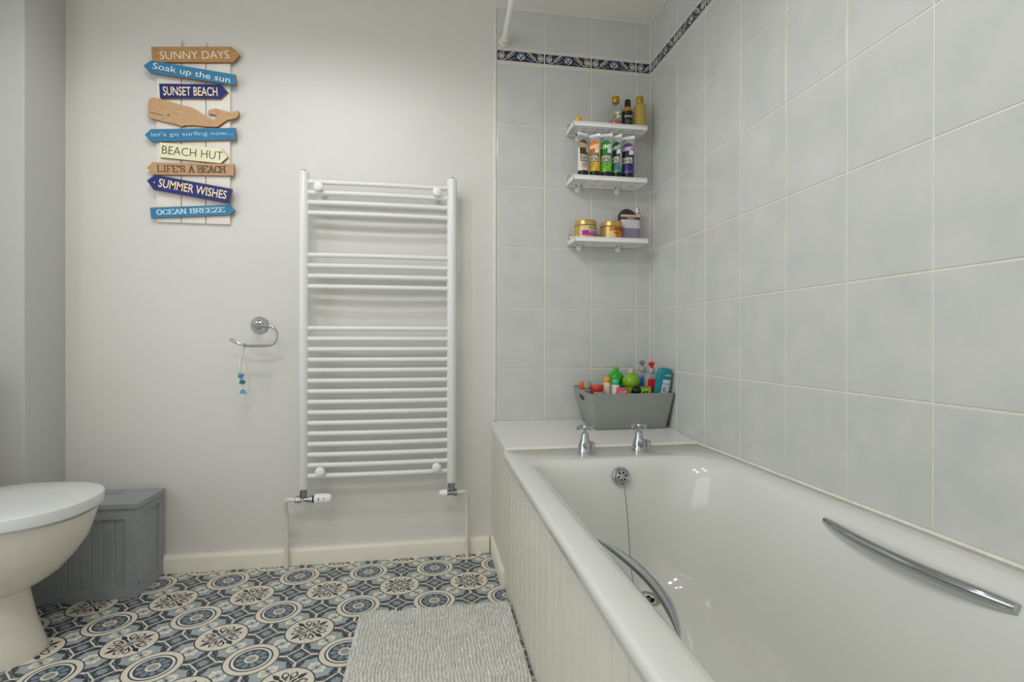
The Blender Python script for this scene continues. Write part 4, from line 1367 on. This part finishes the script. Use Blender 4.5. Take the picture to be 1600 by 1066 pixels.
def squeeze_tube(x, y, rz, H, hw, hxs, label, word, fill, fillh, cap='15151a'):
    """hxs: label colours top, name, drawing, lower; tube flattens towards a seal at the top"""
    t = thing('shower_gel_tube', (x, y, z), label, 'tube', 'shower gel tubes on the middle shelf', rz=rz)
    mb = L()
    mb.lathe([(hw*0.84, 0), (hw*0.90, 0.002), (hw*0.92, 0.020), (hw*0.86, 0.0215), (0.0, 0.0215)], flat(cap, rough=0.3), 28)
    mb.build('cap', t, smooth=40)
    NS, NT = 44, 40

    def S(a, v, d=0.0):
        """a from -y; v 0..1 up"""
        e = v**1.25
        wx = hw*(1-e)+hw*1.10*e+d; wy = hw*0.92*(1-e)+0.0011*e+d
        zz = 0.0215+(H-0.0215)*v
        return (wx*sin(a), -wy*cos(a), zz)
    CLR = mat('clear_tube', 'e6e8e6', 0.12, var=0.02, trans=0.75, ior=1.25)
    FIL = mat('gel_'+fill, fill, 0.25, var=0.08, trans=0.15)
    rings = [[S(2*pi*k/NS, i/NT) for k in range(NS)] for i in range(NT+1)]
    mb = L()
    mb.loft(rings, CLR, mf=lambda i, k: FIL if (i+0.5)/NT < fillh else CLR)
    mb.build('tube_body', t, smooth=50)
    # printed label on the front
    mb = L()
    cols = [flat(h, 'print_'+h, 0.4, var=0.12) for h in hxs]
    NA, NV = 22, 34
    am = 1.05
    for i in range(NV):
        v0, v1 = 0.06+0.80*i/NV, 0.06+0.80*(i+1)/NV
        vm = (v0+v1)/2
        for k in range(NA):
            a0, a1 = -am+2*am*k/NA, -am+2*am*(k+1)/NA
            ac = (a0+a1)/2/am
            if vm > 0.76 and abs(ac) > (0.875-vm)/0.115:
                continue
            if vm > 0.76:
                m = cols[0]
            elif vm > 0.62:
                m = cols[1]
            elif vm > 0.46:
                m = cols[2] if (ac < 0.25 or vm < 0.50) else flat('d8dad8')
            elif vm > 0.25:
                m = flat('14161a', 'label_black', 0.4)
            else:
                m = cols[3]
            mb.add([S(a0, v0, .0004), S(a1, v0, .0004), S(a1, v1, .0004), S(a0, v1, .0004)], [(0, 1, 2, 3)], m)
    lb = mb.build('label', t, smooth=40)

    def put(txt, bold, m, a0, a1, v0, v1):
        mb = L()
        vs, fs = text_polys(txt, bold)
        mb.add([S(a0+(a1-a0)*u, v0+(v1-v0)*v, 0.0009) for u, v in vs], fs, m)
        mb.build('lettering', lb, smooth=0)
    put(word, 0.02, flat('eef0dc', 'label_white'), -0.85, 0.95, 0.635, 0.745)
    put('ORIGINAL', 0.02, flat('eef0dc', 'label_white'), -0.92, 0.92, 0.36, 0.445)
    put('SOURCE', 0.02, flat('eef0dc', 'label_white'), -0.92, 0.92, 0.265, 0.35)
    put('SHOWER', 0.0, flat('3a3a3a', 'label_grey'), -0.7, 0.4, 0.17, 0.21)
    put('250ML', 0.0, flat('3a3a3a', 'label_grey'), -0.7, 0.1, 0.11, 0.15)
    # seal with its hanging eye
    mb = L()
    mb.bbox((-hw*1.10, -0.0013, H-0.006), (hw*1.10, 0.0013, H+0.007), mat('seal_plastic', 'f0f1ef', 0.2, var=0.0), 0.0006)
    ring = [(0.0062*cos(2*pi*k/16), -0.0022, H-0.006+0.0062*sin(2*pi*k/16)) for k in range(17)]
    mb.tube(ring, 0.0009, mat('seal_plastic', 'f0f1ef', 0.2), 6)
    mb.build('seal', t, smooth=40)
    return t


squeeze_tube(-0.3290, -0.0960, 0.35, 0.170, 0.0230, ('6e4a22', 'a9825a', '5d3a2e', 'c9b9a6'), 'brown and cream shower tube, leftmost on the middle shelf', 'COCO', 'e6e2da', 0.62)
squeeze_tube(-0.2805, -0.0955, -0.75, 0.168, 0.0225, ('e07a20', 'f09a3a', 'b0702a', 'd8b030'), 'orange and yellow shower tube, second from the left on the middle shelf', 'MANGO', 'd9b71c', 0.75)
squeeze_tube(-0.2325, -0.0950, -0.45, 0.173, 0.0235, ('1f8a2a', '3aa534', '1d7a30', '6cbf3a'), 'bright green shower tube in the middle of the middle shelf', 'LIME', '7cc23c', 0.45)
squeeze_tube(-0.1870, -0.0955, -1.00, 0.170, 0.0215, ('0f4a45', '1f6f66', '12211f', '3f6f68'), 'dark teal shower tube, second from the right on the middle shelf', 'MINT', '3aa58c', 0.16)
squeeze_tube(-0.1390, -0.0940, -0.60, 0.168, 0.0245, ('5a2a8a', '6f3fa0', '1d1730', '2f2470'), 'purple shower tube, rightmost on the middle shelf', 'BERRY', '6a4ab0', 0.52)

# --- bottom shelf: gold jars
z = ZS[2]+0.0005


def jar(c, label, band, word, rz):
    t = thing('hair_mask_jar', c, label, 'jar', 'gold jars on the bottom shelf')
    r = 0.0445
    lathe_part('tub', [(r*0.86, 0), (r*0.93, 0.003), (r*0.975, 0.03), (r*0.985, 0.048), (r*0.94, 0.050), (0.0, 0.050)], GOLD, t, c, 44)
    lathe_part('lid', [(r*0.98, 0.0505), (r*1.01, 0.052), (r*1.01, 0.0685), (r*0.975, 0.0715), (r*0.70, 0.073), (0.0, 0.073)], mat('gold_lid', 'c4a763', 0.3, metal=0.5, var=0.08, scale=40), t, c, 44)

    def rr(zz):
        return r*(0.93+0.045*min(1, (zz-0.003)/0.027)) if zz < 0.03 else r*(0.975+0.01*(zz-0.03)/0.018)

    def S(a, zz, d):
        return (c[0]+(rr(zz)+d)*sin(a+rz), c[1]-(rr(zz)+d)*cos(a+rz), c[2]+zz)
    mb = MB()
    for z0, z1, a0, a1, m in band:
        n = 18
        for k in range(n):
            x0 = a0+(a1-a0)*k/n; x1 = a0+(a1-a0)*(k+1)/n
            mb.add([S(x0, z0, .0005), S(x1, z0, .0005), S(x1, z1, .0005), S(x0, z1, .0005)], [(0, 1, 2, 3)], m)
    lb = mb.build('label', t, smooth=40)
    for txt, a0, a1, z0, z1, m, bld in word:
        mb = MB()
        vs, fs = text_polys(txt, bld)
        mb.add([S(a0+(a1-a0)*u, z0+(z1-z0)*v, .0009) for u, v in vs], fs, m)
        mb.build('lettering', lb, smooth=0)
    return t


GC = flat('d8c890', 'label_champagne', 0.35)
jar((-0.3120, -0.072, z), 'gold jar with magenta label, left on the bottom shelf',
    [(0.010, 0.029, -0.75, 0.85, flat('b0189a', 'label_magenta')), (0.029, 0.047, -0.75, 1.0, GC)],
    [('PANTENE', -0.05, 0.98, 0.033, 0.044, flat('4a4030', 'label_brown'), 0.01), ('PRO-V', -0.1, 0.6, 0.020, 0.027, LETW, 0.0), ('colour protect', -0.1, 0.6, 0.013, 0.018, LETW, 0.0)], 0.12)
jar((-0.2020, -0.072, z), 'gold jar with orange label, right of the magenta one on the bottom shelf',
    [(0.004, 0.030, -0.05, 0.85, flat('cf7a22', 'label_orange', var=0.2)), (0.030, 0.047, -0.6, 1.0, flat('c9772a', 'label_copper', var=0.2)), (0.004, 0.030, -0.6, -0.05, GC)],
    [('PANTENE', -0.15, 1.0, 0.032, 0.045, flat('2e2218', 'label_dark'), 0.02), ('PRO-V', -0.2, 0.45, 0.018, 0.026, flat('2e2218', 'label_dark'), 0.02)], 0.10)

# dark round tin, carton and tube at the corner end
# round dark sponge leaning on the wall, standing behind the pouch
c = (-0.1190, -0.0150, z)
rc = thing('round_brush', c, 'dark round pad leaning on the wall behind the lilac pouch', 'brush')
mb = MB()
M = Matrix.Translation((c[0], c[1]-0.016, c[2]+0.1010)) @ Euler((radians(83), 0, 0)).to_matrix().to_4x4()
mb.lathe([(0.037, 0.0), (0.0395, 0.002), (0.0395, 0.009), (0.037, 0.011), (0.0, 0.0115)], mat('dark_sponge', '33373a', 0.8, var=0.12, scale=200), 40, M=M)
mb.build('pad', rc, smooth=40)
mb = MB(); mb.bbox((c[0]-0.011, c[1]-0.0205, c[2]), (c[0]+0.011, c[1]-0.0115, c[2]+0.066), mat('dark_sponge', '33373a', 0.8), 0.003)
mb.build('handle', rc, smooth=40)

c = (-0.1160, -0.0640, z)
po = thing('cosmetic_pouch', c, 'lilac and white upright pouch with dark header, beside the orange gold jar', 'pouch')
FAB = mat('pouch_white', 'c9c6c6', 0.35, var=0.03)
LIL = mat('pouch_lilac', '8a7d94', 0.35, var=0.05)
PNK = mat('pouch_pink_edge', 'd8b0a4', 0.4, var=0.05)
mb = MB()
hw = 0.0420
N = 12
rows = [(0.0, 0.013), (0.01, 0.015), (0.052, 0.012), (0.0525, 0.012), (0.088, 0.006), (0.0885, 0.006), (0.100, 0.0035), (0.1005, 0.0035), (0.1085, 0.0018)]
rings = []
for zz, th in rows:
    R = []
    for k in range(N+1):
        x = -hw+2*hw*k/N
        R.append((c[0]+x, c[1]-th*(1-(x/hw)**4)*0.9-0.0006, c[2]+zz+0.0006))
    for k in range(N, -1, -1):
        x = -hw+2*hw*k/N
        R.append((c[0]+x, c[1]+th*(1-(x/hw)**4)*0.9+0.0006, c[2]+zz+0.0006))
    rings.append(R)
mb.loft(rings, FAB, mf=lambda i, k: LIL if i < 2 else (FAB if i < 4 else (mat('pouch_header', '4b4646', 0.4) if i < 6 else PNK)))
pb = mb.build('pouch_body', po, smooth=40)
mb = MB()
vs, fs = text_polys('bare', 0.02)
mb.add([(c[0]-0.016+0.030*u, c[1]-0.0075, c[2]+0.0905+0.0085*v) for u, v in vs], fs, mat('gold_print', 'd6c48a', 0.4))
mb.build('lettering', pb, smooth=0)

c = (-0.0735, -0.0300, z)
tu = thing('cream_tube', c, 'nude tube standing on a black cap nearest the corner on the bottom shelf', 'tube')
NUDE = mat('tube_nude', 'bd9570', 0.35, var=0.06)
CLT = mat('clear_tube', 'e6e8e6', 0.12)
mb = MB()
rings = []
for i in range(15):
    v = i/14
    e = v**1.2
    wx = 0.0125*(1-e)+0.015*e; wy = 0.0125*(1-e)+0.001*e
    rings.append([(c[0]+wx*cos(a)*0.75+0.006*v, c[1]+wy*sin(a)-wx*cos(a)*0.5, c[2]+0.017+0.130*v) for a in [2*pi*k/24 for k in range(24)]])
mb.loft(rings, NUDE, mf=lambda i, k: CLT if i > 11 else None)
tbo = mb.build('tube_body', tu, smooth=50)
lathe_part('cap', [(0.0105, 0.0), (0.0112, 0.002), (0.0112, 0.0165), (0.0, 0.0168)], BLACK, tu, c, 24)
mb = MB()
for k in range(5):
    s = 0.0028
    vv = 0.95-0.10*k if k < 2 else 0.80-0.12*k
    mb.tube([(c[0]-0.004+0.006*vv, c[1]-0.0125*(1-vv)-0.006, c[2]+0.017+0.130*vv-0.004), (c[0]+0.002+0.006*vv, c[1]-0.0125*(1-vv)-0.0075, c[2]+0.017+0.130*vv+0.003)], 0.0012, mat('brown_print', '5a2f22', 0.5), 6)
mb.build('script_print', tbo)

# ------------------------------------------------------------------ grey bin with bottles
BB = [(-0.3130, -0.2000), (-0.0200, -0.2000), (-0.0200, -0.0290), (-0.3130, -0.0290)]
RB = [(-0.3470, -0.2400), (-0.0035, -0.2400), (-0.0035, -0.0090), (-0.3470, -0.0090)]
bn = thing('storage_bin', (-0.17, -0.115, zl(-0.115)), 'grey plastic bin of toiletries on the white ledge in the tiled corner', 'bin')


def rr2(c4, z, r, n=5, tilt=True):
    (x0, y0), (x1, _), (_, y1), _ = c4
    P = []
    for cx, cy, a0 in ((x1-r, y1-r, 0), (x0+r, y1-r, 90), (x0+r, y0+r, 180), (x1-r, y0+r, 270)):
        for i in range(n+1):
            a = radians(a0+90*i/n)
            x, y = cx+r*cos(a), cy+r*sin(a)
            P.append((x, y, z+(0.0634*y if tilt else 0)))
    return P


def lerp4(t, ins):
    c4 = [tuple(BB[i][k]*(1-t)+RB[i][k]*t for k in range(2)) for i in range(4)]
    return [(c4[0][0]+ins, c4[0][1]+ins), (c4[1][0]-ins, c4[1][1]+ins), (c4[2][0]-ins, c4[2][1]-ins), (c4[3][0]+ins, c4[3][1]-ins)]


zb = 0.5306
BH = 0.1430
mb = MB()
rings = [rr2(lerp4(0.0, 0.003), zb, 0.014), rr2(lerp4(0.03, 0), zb+0.003, 0.014), rr2(lerp4(0.5, 0), zb+BH*0.5, 0.015), rr2(lerp4(1, 0), zb+BH, 0.016), rr2(lerp4(1, 0.0025), zb+BH+0.0004, 0.014), rr2(lerp4(0.5, 0.0025), zb+BH*0.5, 0.013), rr2(lerp4(0.04, 0.0028), zb+0.005, 0.012)]
mb.loft(rings, GREYPL)
bo_ = mb.build('bin_body', bn, smooth=45)
# hand hole in the left end, seen as an oval opening with a warm label behind
mb = MB()


def endp(y, h, d):
    """point on the left end face"""
    t = h/BH
    x = BB[0][0]*(1-t)+RB[0][0]*t
    return (x-d, y, zb+h+0.0634*y)


def oval(s, d):
    P = []
    for k in range(20):
        a = 2*pi*k/20
        ex = (abs(cos(a))**0.6)*(1 if cos(a) >= 0 else -1); ez = (abs(sin(a))**0.6)*(1 if sin(a) >= 0 else -1)
        P.append(endp(-0.125+0.034*s*ex, 0.112+0.0115*s*ez, d))
    return P


mb.add(oval(1.12, 0.0002)+oval(1.12, 0.0014)+oval(0.92, 0.0014)+oval(0.92, 0.0003), [(i, (i+1) % 20, 20+(i+1) % 20, 20+i) for i in range(20)]+[(20+i, 20+(i+1) % 20, 40+(i+1) % 20, 40+i) for i in range(20)]+[(40+i, 40+(i+1) % 20, 60+(i+1) % 20, 60+i) for i in range(20)], GREYPL)
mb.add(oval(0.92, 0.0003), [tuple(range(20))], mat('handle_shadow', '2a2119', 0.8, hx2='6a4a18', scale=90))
ho = mb.build('hand_hole', bn, smooth=0)

G = 'toiletries in the grey bin'


def zin(y):
    return zb+0.0056+0.0634*y


def simple(name, c, label, cat, parts, seg=28):
    t = thing(name, c, label, cat, G)
    for nm, prof, m in parts:
        lathe_part(nm, prof, m, t, c, seg)
    return t


# small bottle with orange cap, far left
y = -0.088
c = (-0.2985, y, zin(y)+0.003)
small_ = simple('small_bottle', c, 'small bottle with bright orange cap at the left end of the grey bin', 'bottle',
       [('bottle_body', [(0.009, 0), (0.0105, 0.002), (0.0105, 0.128), (0.008, 0.133), (0, 0.133)], flat('d9d2c4')),
        ('cap', [(0.0112, 0.1335), (0.0120, 0.136), (0.0120, 0.157), (0.009, 0.163), (0, 0.1640)], flat('e8632a', rough=0.3))])
small_.rotation_euler = (0, -0.20, 0)
y = -0.130
c = (-0.2900, y, zin(y)+0.004)
t = thing('clear_bottle', c, 'clear grey-capped bottle standing between the orange cap and the red-lidded jar', 'bottle', G)
lathe_part('bottle_body', [(0.0125, 0), (0.0145, 0.002), (0.0148, 0.135), (0.013, 0.141), (0.009, 0.144), (0, 0.144)], mat('smoky_plastic', 'a8948a', 0.15, var=0.15, scale=60, trans=0.4), t, c)
lathe_part('cap', [(0.0142, 0.1445), (0.0148, 0.146), (0.0148, 0.1650), (0.013, 0.1675), (0, 0.1678)], mat('clear_grey_cap', 'c2c3bf', 0.15, trans=0.5, var=0.05), t, c)
t.rotation_euler = (0, -0.19, 0)
y = -0.165
c = (-0.2780, y, zin(y)+0.003)
t = thing('red_lidded_jar', c, 'jar with red lid and brown label in the left half of the grey bin', 'jar', G)
lathe_part('jar_body', [(0.021, 0), (0.0232, 0.002), (0.0235, 0.132), (0.021, 0.137), (0, 0.137)], flat('8a4a34', 'jar_brown', 0.35, var=0.2, scale=80), t, c, 32)
lathe_part('lid', [(0.0235, 0.1375), (0.0245, 0.139), (0.0245, 0.156), (0.0230, 0.1585), (0, 0.1590)], flat('c83a24', rough=0.35), t, c, 32)
mb = MB()
wrap(mb, text_polys('CARE', 0.02), flat('e8d8b8'), 0.0236, -0.9, 0.9, c[2]+0.122, c[2]+0.133, c)
mb.build('lettering', t, smooth=0)
t.rotation_euler = (0, -0.09, 0)
# yellow-capped and green-capped tubes
for x, y, hx, hxb, h0, lab in ((-0.2350, -0.118, 'eda51e', 'ddd6c6', 0.163, 'white tube with yellow cap behind the green-capped tube in the bin'),
                               (-0.2150, -0.158, '3fbf98', 'd6d4c8', 0.160, 'white tube with mint green cap in the middle of the grey bin')):
    c = (x, y, zin(y)+0.001)
    t = thing('capped_tube', c, lab, 'tube', G)
    lathe_part('tube_body', [(0.012, 0), (0.0150, 0.004), (0.0165, h0*0.5), (0.0150, h0-0.004), (0.012, h0), (0, h0)], flat(hxb, 'tube_white_'+hxb, 0.4, var=0.12, scale=70), t, c)
    lathe_part('cap', [(0.0142, h0+0.0005), (0.0150, h0+0.002), (0.0150, h0+0.017), (0.0135, h0+0.0195), (0, h0+0.02)], flat(hx, rough=0.3), t, c)
# coral carton in front
y = -0.178
c = (-0.2105, y, zin(y)+0.001)
t = thing('coral_carton', c, 'small coral pink carton with white print, standing tilted in front of the green-capped tube', 'carton', G)
M = Matrix.Translation(c) @ Euler((0, radians(6), 0.1)).to_matrix().to_4x4()
mb = MB(); mb.bbox((-0.021, -0.010, 0.0035), (0.021, 0.010, 0.150), flat('d8606a', 'carton_coral', 0.45), 0.001, M=M)
mb.build('carton_body', t, smooth=30)
mb = MB()
vs, fs = text_polys('fresh', 0.01)
mb.add([M @ Vector((-0.015+0.030*u, -0.0104, 0.128+0.011*v+0.004*u)) for u, v in vs], fs, LETW)
mb.build('lettering', t, smooth=0)
mb = MB()
vs, fs = text_polys('mint', 0.0)
mb.add([M @ Vector((-0.013+0.020*u, -0.0104, 0.117+0.006*v+0.004*u)) for u, v in vs], fs, LETW)
mb.build('lettering', t, smooth=0)
# two apple-round green bottles
for x, y, r, hx, hz, lab in ((-0.1770, -0.0625, 0.0325, '35b52c', 0.2135, 'round bright green bottle, the rear one of two in the grey bin'),
                             (-0.1335, -0.117, 0.0355, '8fc028', 0.2090, 'round lime green bottle with pale cap, the front one of two in the grey bin')):
    c = (x, y, zin(y)+0.001)
    t = thing('round_bottle', c, lab, 'bottle', G)
    zc = hz-0.012-r*0.95
    prof = [(0.022, 0), (0.025, 0.003), (0.028, zc-r*0.75)] + [(r*cos(radians(a)), zc+r*0.95*sin(radians(a))) for a in range(-40, 75, 10)] + [(0.0098, zc+r*0.95), (0.0, zc+r*0.95)]
    lathe_part('bottle_body', prof, mat('green_gel_'+hx, hx, 0.15, var=0.08, trans=0.2), t, c, 36)
    h0 = zc+r*0.95+0.0005
    if hx == '35b52c':
        lathe_part('cap', [(0.0105, h0), (0.011, h0+0.001), (0.011, h0+0.014), (0.009, h0+0.016), (0, h0+0.016)], flat('4fc23a', rough=0.3), t, c)
    else:
        lathe_part('cap', [(0.0125, h0), (0.013, h0+0.001), (0.0128, h0+0.018), (0.011, h0+0.020), (0, h0+0.020)], mat('pale_cap', 'd9d6c4', 0.25, trans=0.3, var=0.03), t, c)
# pump bottles
for x, y, hx, ph, zt_, lab in ((-0.0640, -0.068, '2f7fc0', '8b8d90', 0.232, 'clear pump bottle with blue label and grey pump, standing at the back of the bin'),
                               (-0.0500, -0.126, 'd41f2a', 'd8202c', 0.230, 'clear pump bottle with red label and red pump, in the right half of the bin')):
    c = (x, y, zin(y)+0.001)
    t = thing('pump_bottle', c, lab, 'bottle', G)
    hw, hd = 0.0285, 0.019
    mb = MB()
    rings = []
    for zz, s in ((0.0, 0.9), (0.004, 1.0), (0.178, 1.0), (0.190, 0.92), (0.197, 0.6), (0.199, 0.45)):
        rings.append([(c[0]+hw*s*(abs(cos(a))**0.5)*(1 if cos(a) >= 0 else -1), c[1]+hd*s*(abs(sin(a))**0.5)*(1 if sin(a) >= 0 else -1), c[2]+zz) for a in [2*pi*k/36 for k in range(36)]])
    mb.loft(rings, mat('pump_clear', 'c3c7cc', 0.12, var=0.03, trans=0.45))
    mb.build('bottle_body', t, smooth=40)
    mb = MB()
    mb.bbox((c[0]-hw*0.86, c[1]-hd-0.0012, c[2]+0.08), (c[0]+hw*0.86, c[1]-hd+0.003, c[2]+0.176), flat(hx, rough=0.35), 0.0005)
    lb = mb.build('label', t, smooth=30)
    if hx == 'd41f2a':
        mb = MB()
        vs, fs = text_polys('HAND', 0.01)
        mb.add([(c[0]-0.015+0.030*u, c[1]-hd-0.0016, c[2]+0.135+0.009*v) for u, v in vs], fs, flat('8a0f18', 'dark_red'))
        mb.build('lettering', lb, smooth=0)
        mb = MB()
        vs, fs = text_polys('WASH', 0.01)
        mb.add([(c[0]-0.015+0.030*u, c[1]-hd-0.0016, c[2]+0.122+0.009*v) for u, v in vs], fs, flat('8a0f18', 'dark_red'))
        mb.build('lettering', lb, smooth=0)
    lathe_part('collar', [(0.0135, 0.1995), (0.0140, 0.201), (0.0135, 0.217), (0.011, 0.219), (0, 0.219)], mat('collar_grey', 'b7b9bb', 0.25, var=0.05, metal=0.3), t, c)
    mb = MB()
    mb.tube([(c[0], c[1], c[2]+0.219), (c[0], c[1], c[2]+0.229)], 0.0065, flat(ph, rough=0.3), 14)
    mb.tube([(c[0], c[1], c[2]+0.229), (c[0], c[1], c[2]+0.234), (c[0], c[1], c[2]+0.240), (c[0], c[1], c[2]+0.245)], [0.008, 0.0118, 0.0112, 0.006], flat(ph, rough=0.3), 18)
    mb.tube([(c[0]-0.006, c[1]-0.003, c[2]+0.239), (c[0]-0.015, c[1]-0.010, c[2]+0.236), (c[0]-0.018, c[1]-0.012, c[2]+0.231)], [0.0045, 0.0038, 0.0032], flat(ph, rough=0.3), 12)
    mb.build('pump', t, smooth=45)
# large teal bottle with white label
y = -0.173
c = (-0.0540, y, zin(y)+0.005)
t = thing('teal_bottle', c, 'large teal bottle with pale label at the right end of the grey bin', 'bottle', G)
mb = MB()
rings = []
hw, hd = 0.0300, 0.0165
lean = 0.0
for zz, s in ((0.0, 0.90), (0.005, 0.98), (0.10, 1.0), (0.200, 1.02), (0.212, 1.0), (0.221, 0.90), (0.226, 0.70), (0.228, 0.4)):
    rings.append([(c[0]+lean*zz+hw*s*(abs(cos(a))**0.6)*(1 if cos(a) >= 0 else -1), c[1]+hd*s*(abs(sin(a))**0.8)*(1 if sin(a) >= 0 else -1), c[2]+zz) for a in [2*pi*k/40 for k in range(40)]])
mb.loft(rings, flat('15828a', 'teal_plastic', 0.25, var=0.05))
bb_ = mb.build('bottle_body', t, smooth=45)
mb = MB()
PLB = flat('c9d8de', 'pale_blue_label', 0.4)


def TP(u, v):
    """u -1..1, v metres"""
    x = hw*0.86*u
    return (c[0]+lean*v+x+0.003, c[1]-hd*(1-(abs(x)/hw)**2.6)**0.5*1.0-0.0009, c[2]+v)


n = 14
for k in range(n):
    u0 = -0.72+1.5*k/n; u1 = -0.72+1.5*(k+1)/n
    mb.add([TP(u0, 0.06), TP(u1, 0.06), TP(u1, 0.185), TP(u0, 0.185)], [(0, 1, 2, 3)], PLB)
lb = mb.build('label', t, smooth=40)
for txt, u0, u1, v0, v1, m, bld in (('moisture', -0.30, 0.72, 0.200, 0.208, LETW, 0.01), ('feel', -0.5, 0.5, 0.166, 0.173, flat('4a6a78', 'label_slate'), 0.0), ('E', -0.25, 0.15, 0.139, 0.156, flat('39424a', 'label_ink'), 0.0), ('Care', -0.6, 0.55, 0.112, 0.124, flat('1f2a30', 'label_black2'), 0.02), ('shower gel', -0.6, 0.6, 0.100, 0.106, flat('4a6a78', 'label_slate'), 0.0)):
    mb = MB()
    vs, fs = text_polys(txt, bld)
    P = []
    for u, v in vs:
        p = TP(u0+(u1-u0)*u, v0+(v1-v0)*v)
        P.append((p[0], p[1]-0.0012, p[2]))
    mb.add(P, fs, m)
    mb.build('lettering', lb, smooth=0)
t.rotation_euler = (0.19, 0.085, 0)
# black-capped bottle lying, and lime carton
y = -0.190
c = (-0.1400, y, zin(y)+0.132)
t = thing('black_capped_bottle', c, 'dark bottle with round black cap pointing forward, left of the lime green carton', 'bottle', G)
mb = MB(); mb.tube([(c[0]+0.003, y+0.022, c[2]-0.110), (c[0]+0.004, y+0.026, c[2]-0.006)], 0.0165, flat('23402a', 'dark_green_plastic', 0.3), 24)
mb.build('bottle_body', t, smooth=45)
mb = MB(); mb.tube([(c[0]+0.004, y+0.026, c[2]-0.0055), (c[0], y+0.004, c[2]+0.012), (c[0]-0.001, y-0.002, c[2]+0.0155), (c[0]-0.001, y-0.004, c[2]+0.0165)], [0.0172, 0.0172, 0.013, 0.006], flat('141726', 'black_cap', 0.2), 24)
mb.build('cap', t, smooth=45)
y = -0.184
c = (-0.1000, y, zin(y)+0.001)
t = thing('lime_carton', c, 'lime green carton with a dark boxed logo in front of the red pump bottle', 'carton', G)
M = Matrix.Translation(c) @ Euler((0, radians(-1), -0.03)).to_matrix().to_4x4()
mb = MB(); mb.bbox((-0.0190, -0.0095, 0.0005), (0.0205, 0.0095, 0.1500), flat('7fb52c', 'carton_lime', 0.45), 0.001, M=M)
cb = mb.build('carton_body', t, smooth=30)
mb = MB(); mb.box((-0.0195, -0.0097, 0.1502), (0.0207, 0.0097, 0.1545), flat('9a6a58', 'carton_brown', 0.5), M=M)
mb.build('carton_top', t, smooth=0)
mb = MB()
mb.box((-0.0175, -0.0100, 0.1270), (0.0100, -0.0093, 0.1400), flat('b4e04a', 'logo_lime', 0.4), M=M)
mb.build('logo', cb, smooth=0)
mb = MB()
mb.box((-0.0155, -0.0104, 0.1290), (-0.0045, -0.0095, 0.1380), flat('29491c', 'logo_dark', 0.4), M=M)
mb.build('logo', cb, smooth=0)
mb = MB()
mb.box((-0.0020, -0.0104, 0.1290), (0.0080, -0.0095, 0.1380), flat('29491c', 'logo_dark', 0.4), M=M)
mb.build('logo', cb, smooth=0)

# ------------------------------------------------------------------ shower curtain rail
rl = thing('curtain_rail', (-0.634, -0.0, 2.0785), 'white shower curtain rail fixed above the blue border tiles', 'rail')
mb = MB()
Mf = Matrix.Translation((-0.634, -0.0005, 2.0785)) @ Euler((radians(90), 0, 0)).to_matrix().to_4x4()
mb.lathe([(0.0235, 0), (0.0235, 0.004), (0.020, 0.009), (0.0165, 0.012), (0.0165, 0.026), (0.0135, 0.028), (0.0, 0.028)], mat('cream_plastic', 'dcd8cc', 0.4, var=0.03), 28, M=Mf)
mb.build('wall_flange', rl, smooth=40)
mb = MB()
mb.tube([(-0.634, -0.010, 2.0785), (-0.645, -0.26, 2.0785), (-0.645, -2.695, 2.0785)], 0.0115, WPLAS, 18)
mb.build('pole', rl, smooth=50)
mb = MB()
Mf = Matrix.Translation((-0.645, -2.6995, 2.0785)) @ Euler((radians(-90), 0, 0)).to_matrix().to_4x4()
mb.lathe([(0.0235, 0), (0.0235, 0.004), (0.020, 0.009), (0.0165, 0.012), (0.0165, 0.026), (0.0135, 0.028), (0.0, 0.028)], mat('cream_plastic', 'dcd8cc', 0.4), 28, M=Mf)
mb.build('wall_flange', rl, smooth=40)

# ------------------------------------------------------------------ ceiling lights
LAB = ['round white ceiling light above the front of the toilet', 'round white ceiling light facing the towel radiator', 'round white ceiling light added as fill above the bath mat, nearest the bath', 'round white ceiling light added as fill nearest the added window']
for (x, y, w, r, colr), lab in zip(LAMPS, LAB):
    t = thing('ceiling_light', (x, y, CEIL), lab, 'ceiling light', 'ceiling lights')
    mb = MB()
    mb.lathe([(r+0.012, CEIL-0.028), (r+0.022, CEIL-0.024), (r+0.028, CEIL-0.004), (r+0.028, CEIL-0.0005), (0.0, CEIL-0.0005)][0:4], WPLAS, 36, M=Matrix.Translation((x, y, 0)))
    mb.build('housing', t, smooth=40)
    ld = bpy.data.lights.new('lamp', 'SPOT')
    ld.spot_size = radians(172); ld.spot_blend = 0.35; ld.shadow_soft_size = r; ld.energy = w; ld.color = colr
    lo = bpy.data.objects.new('lamp', ld)
    COL.objects.link(lo); lo.parent = t
    lo.location = (0, 0, -0.034 - r)
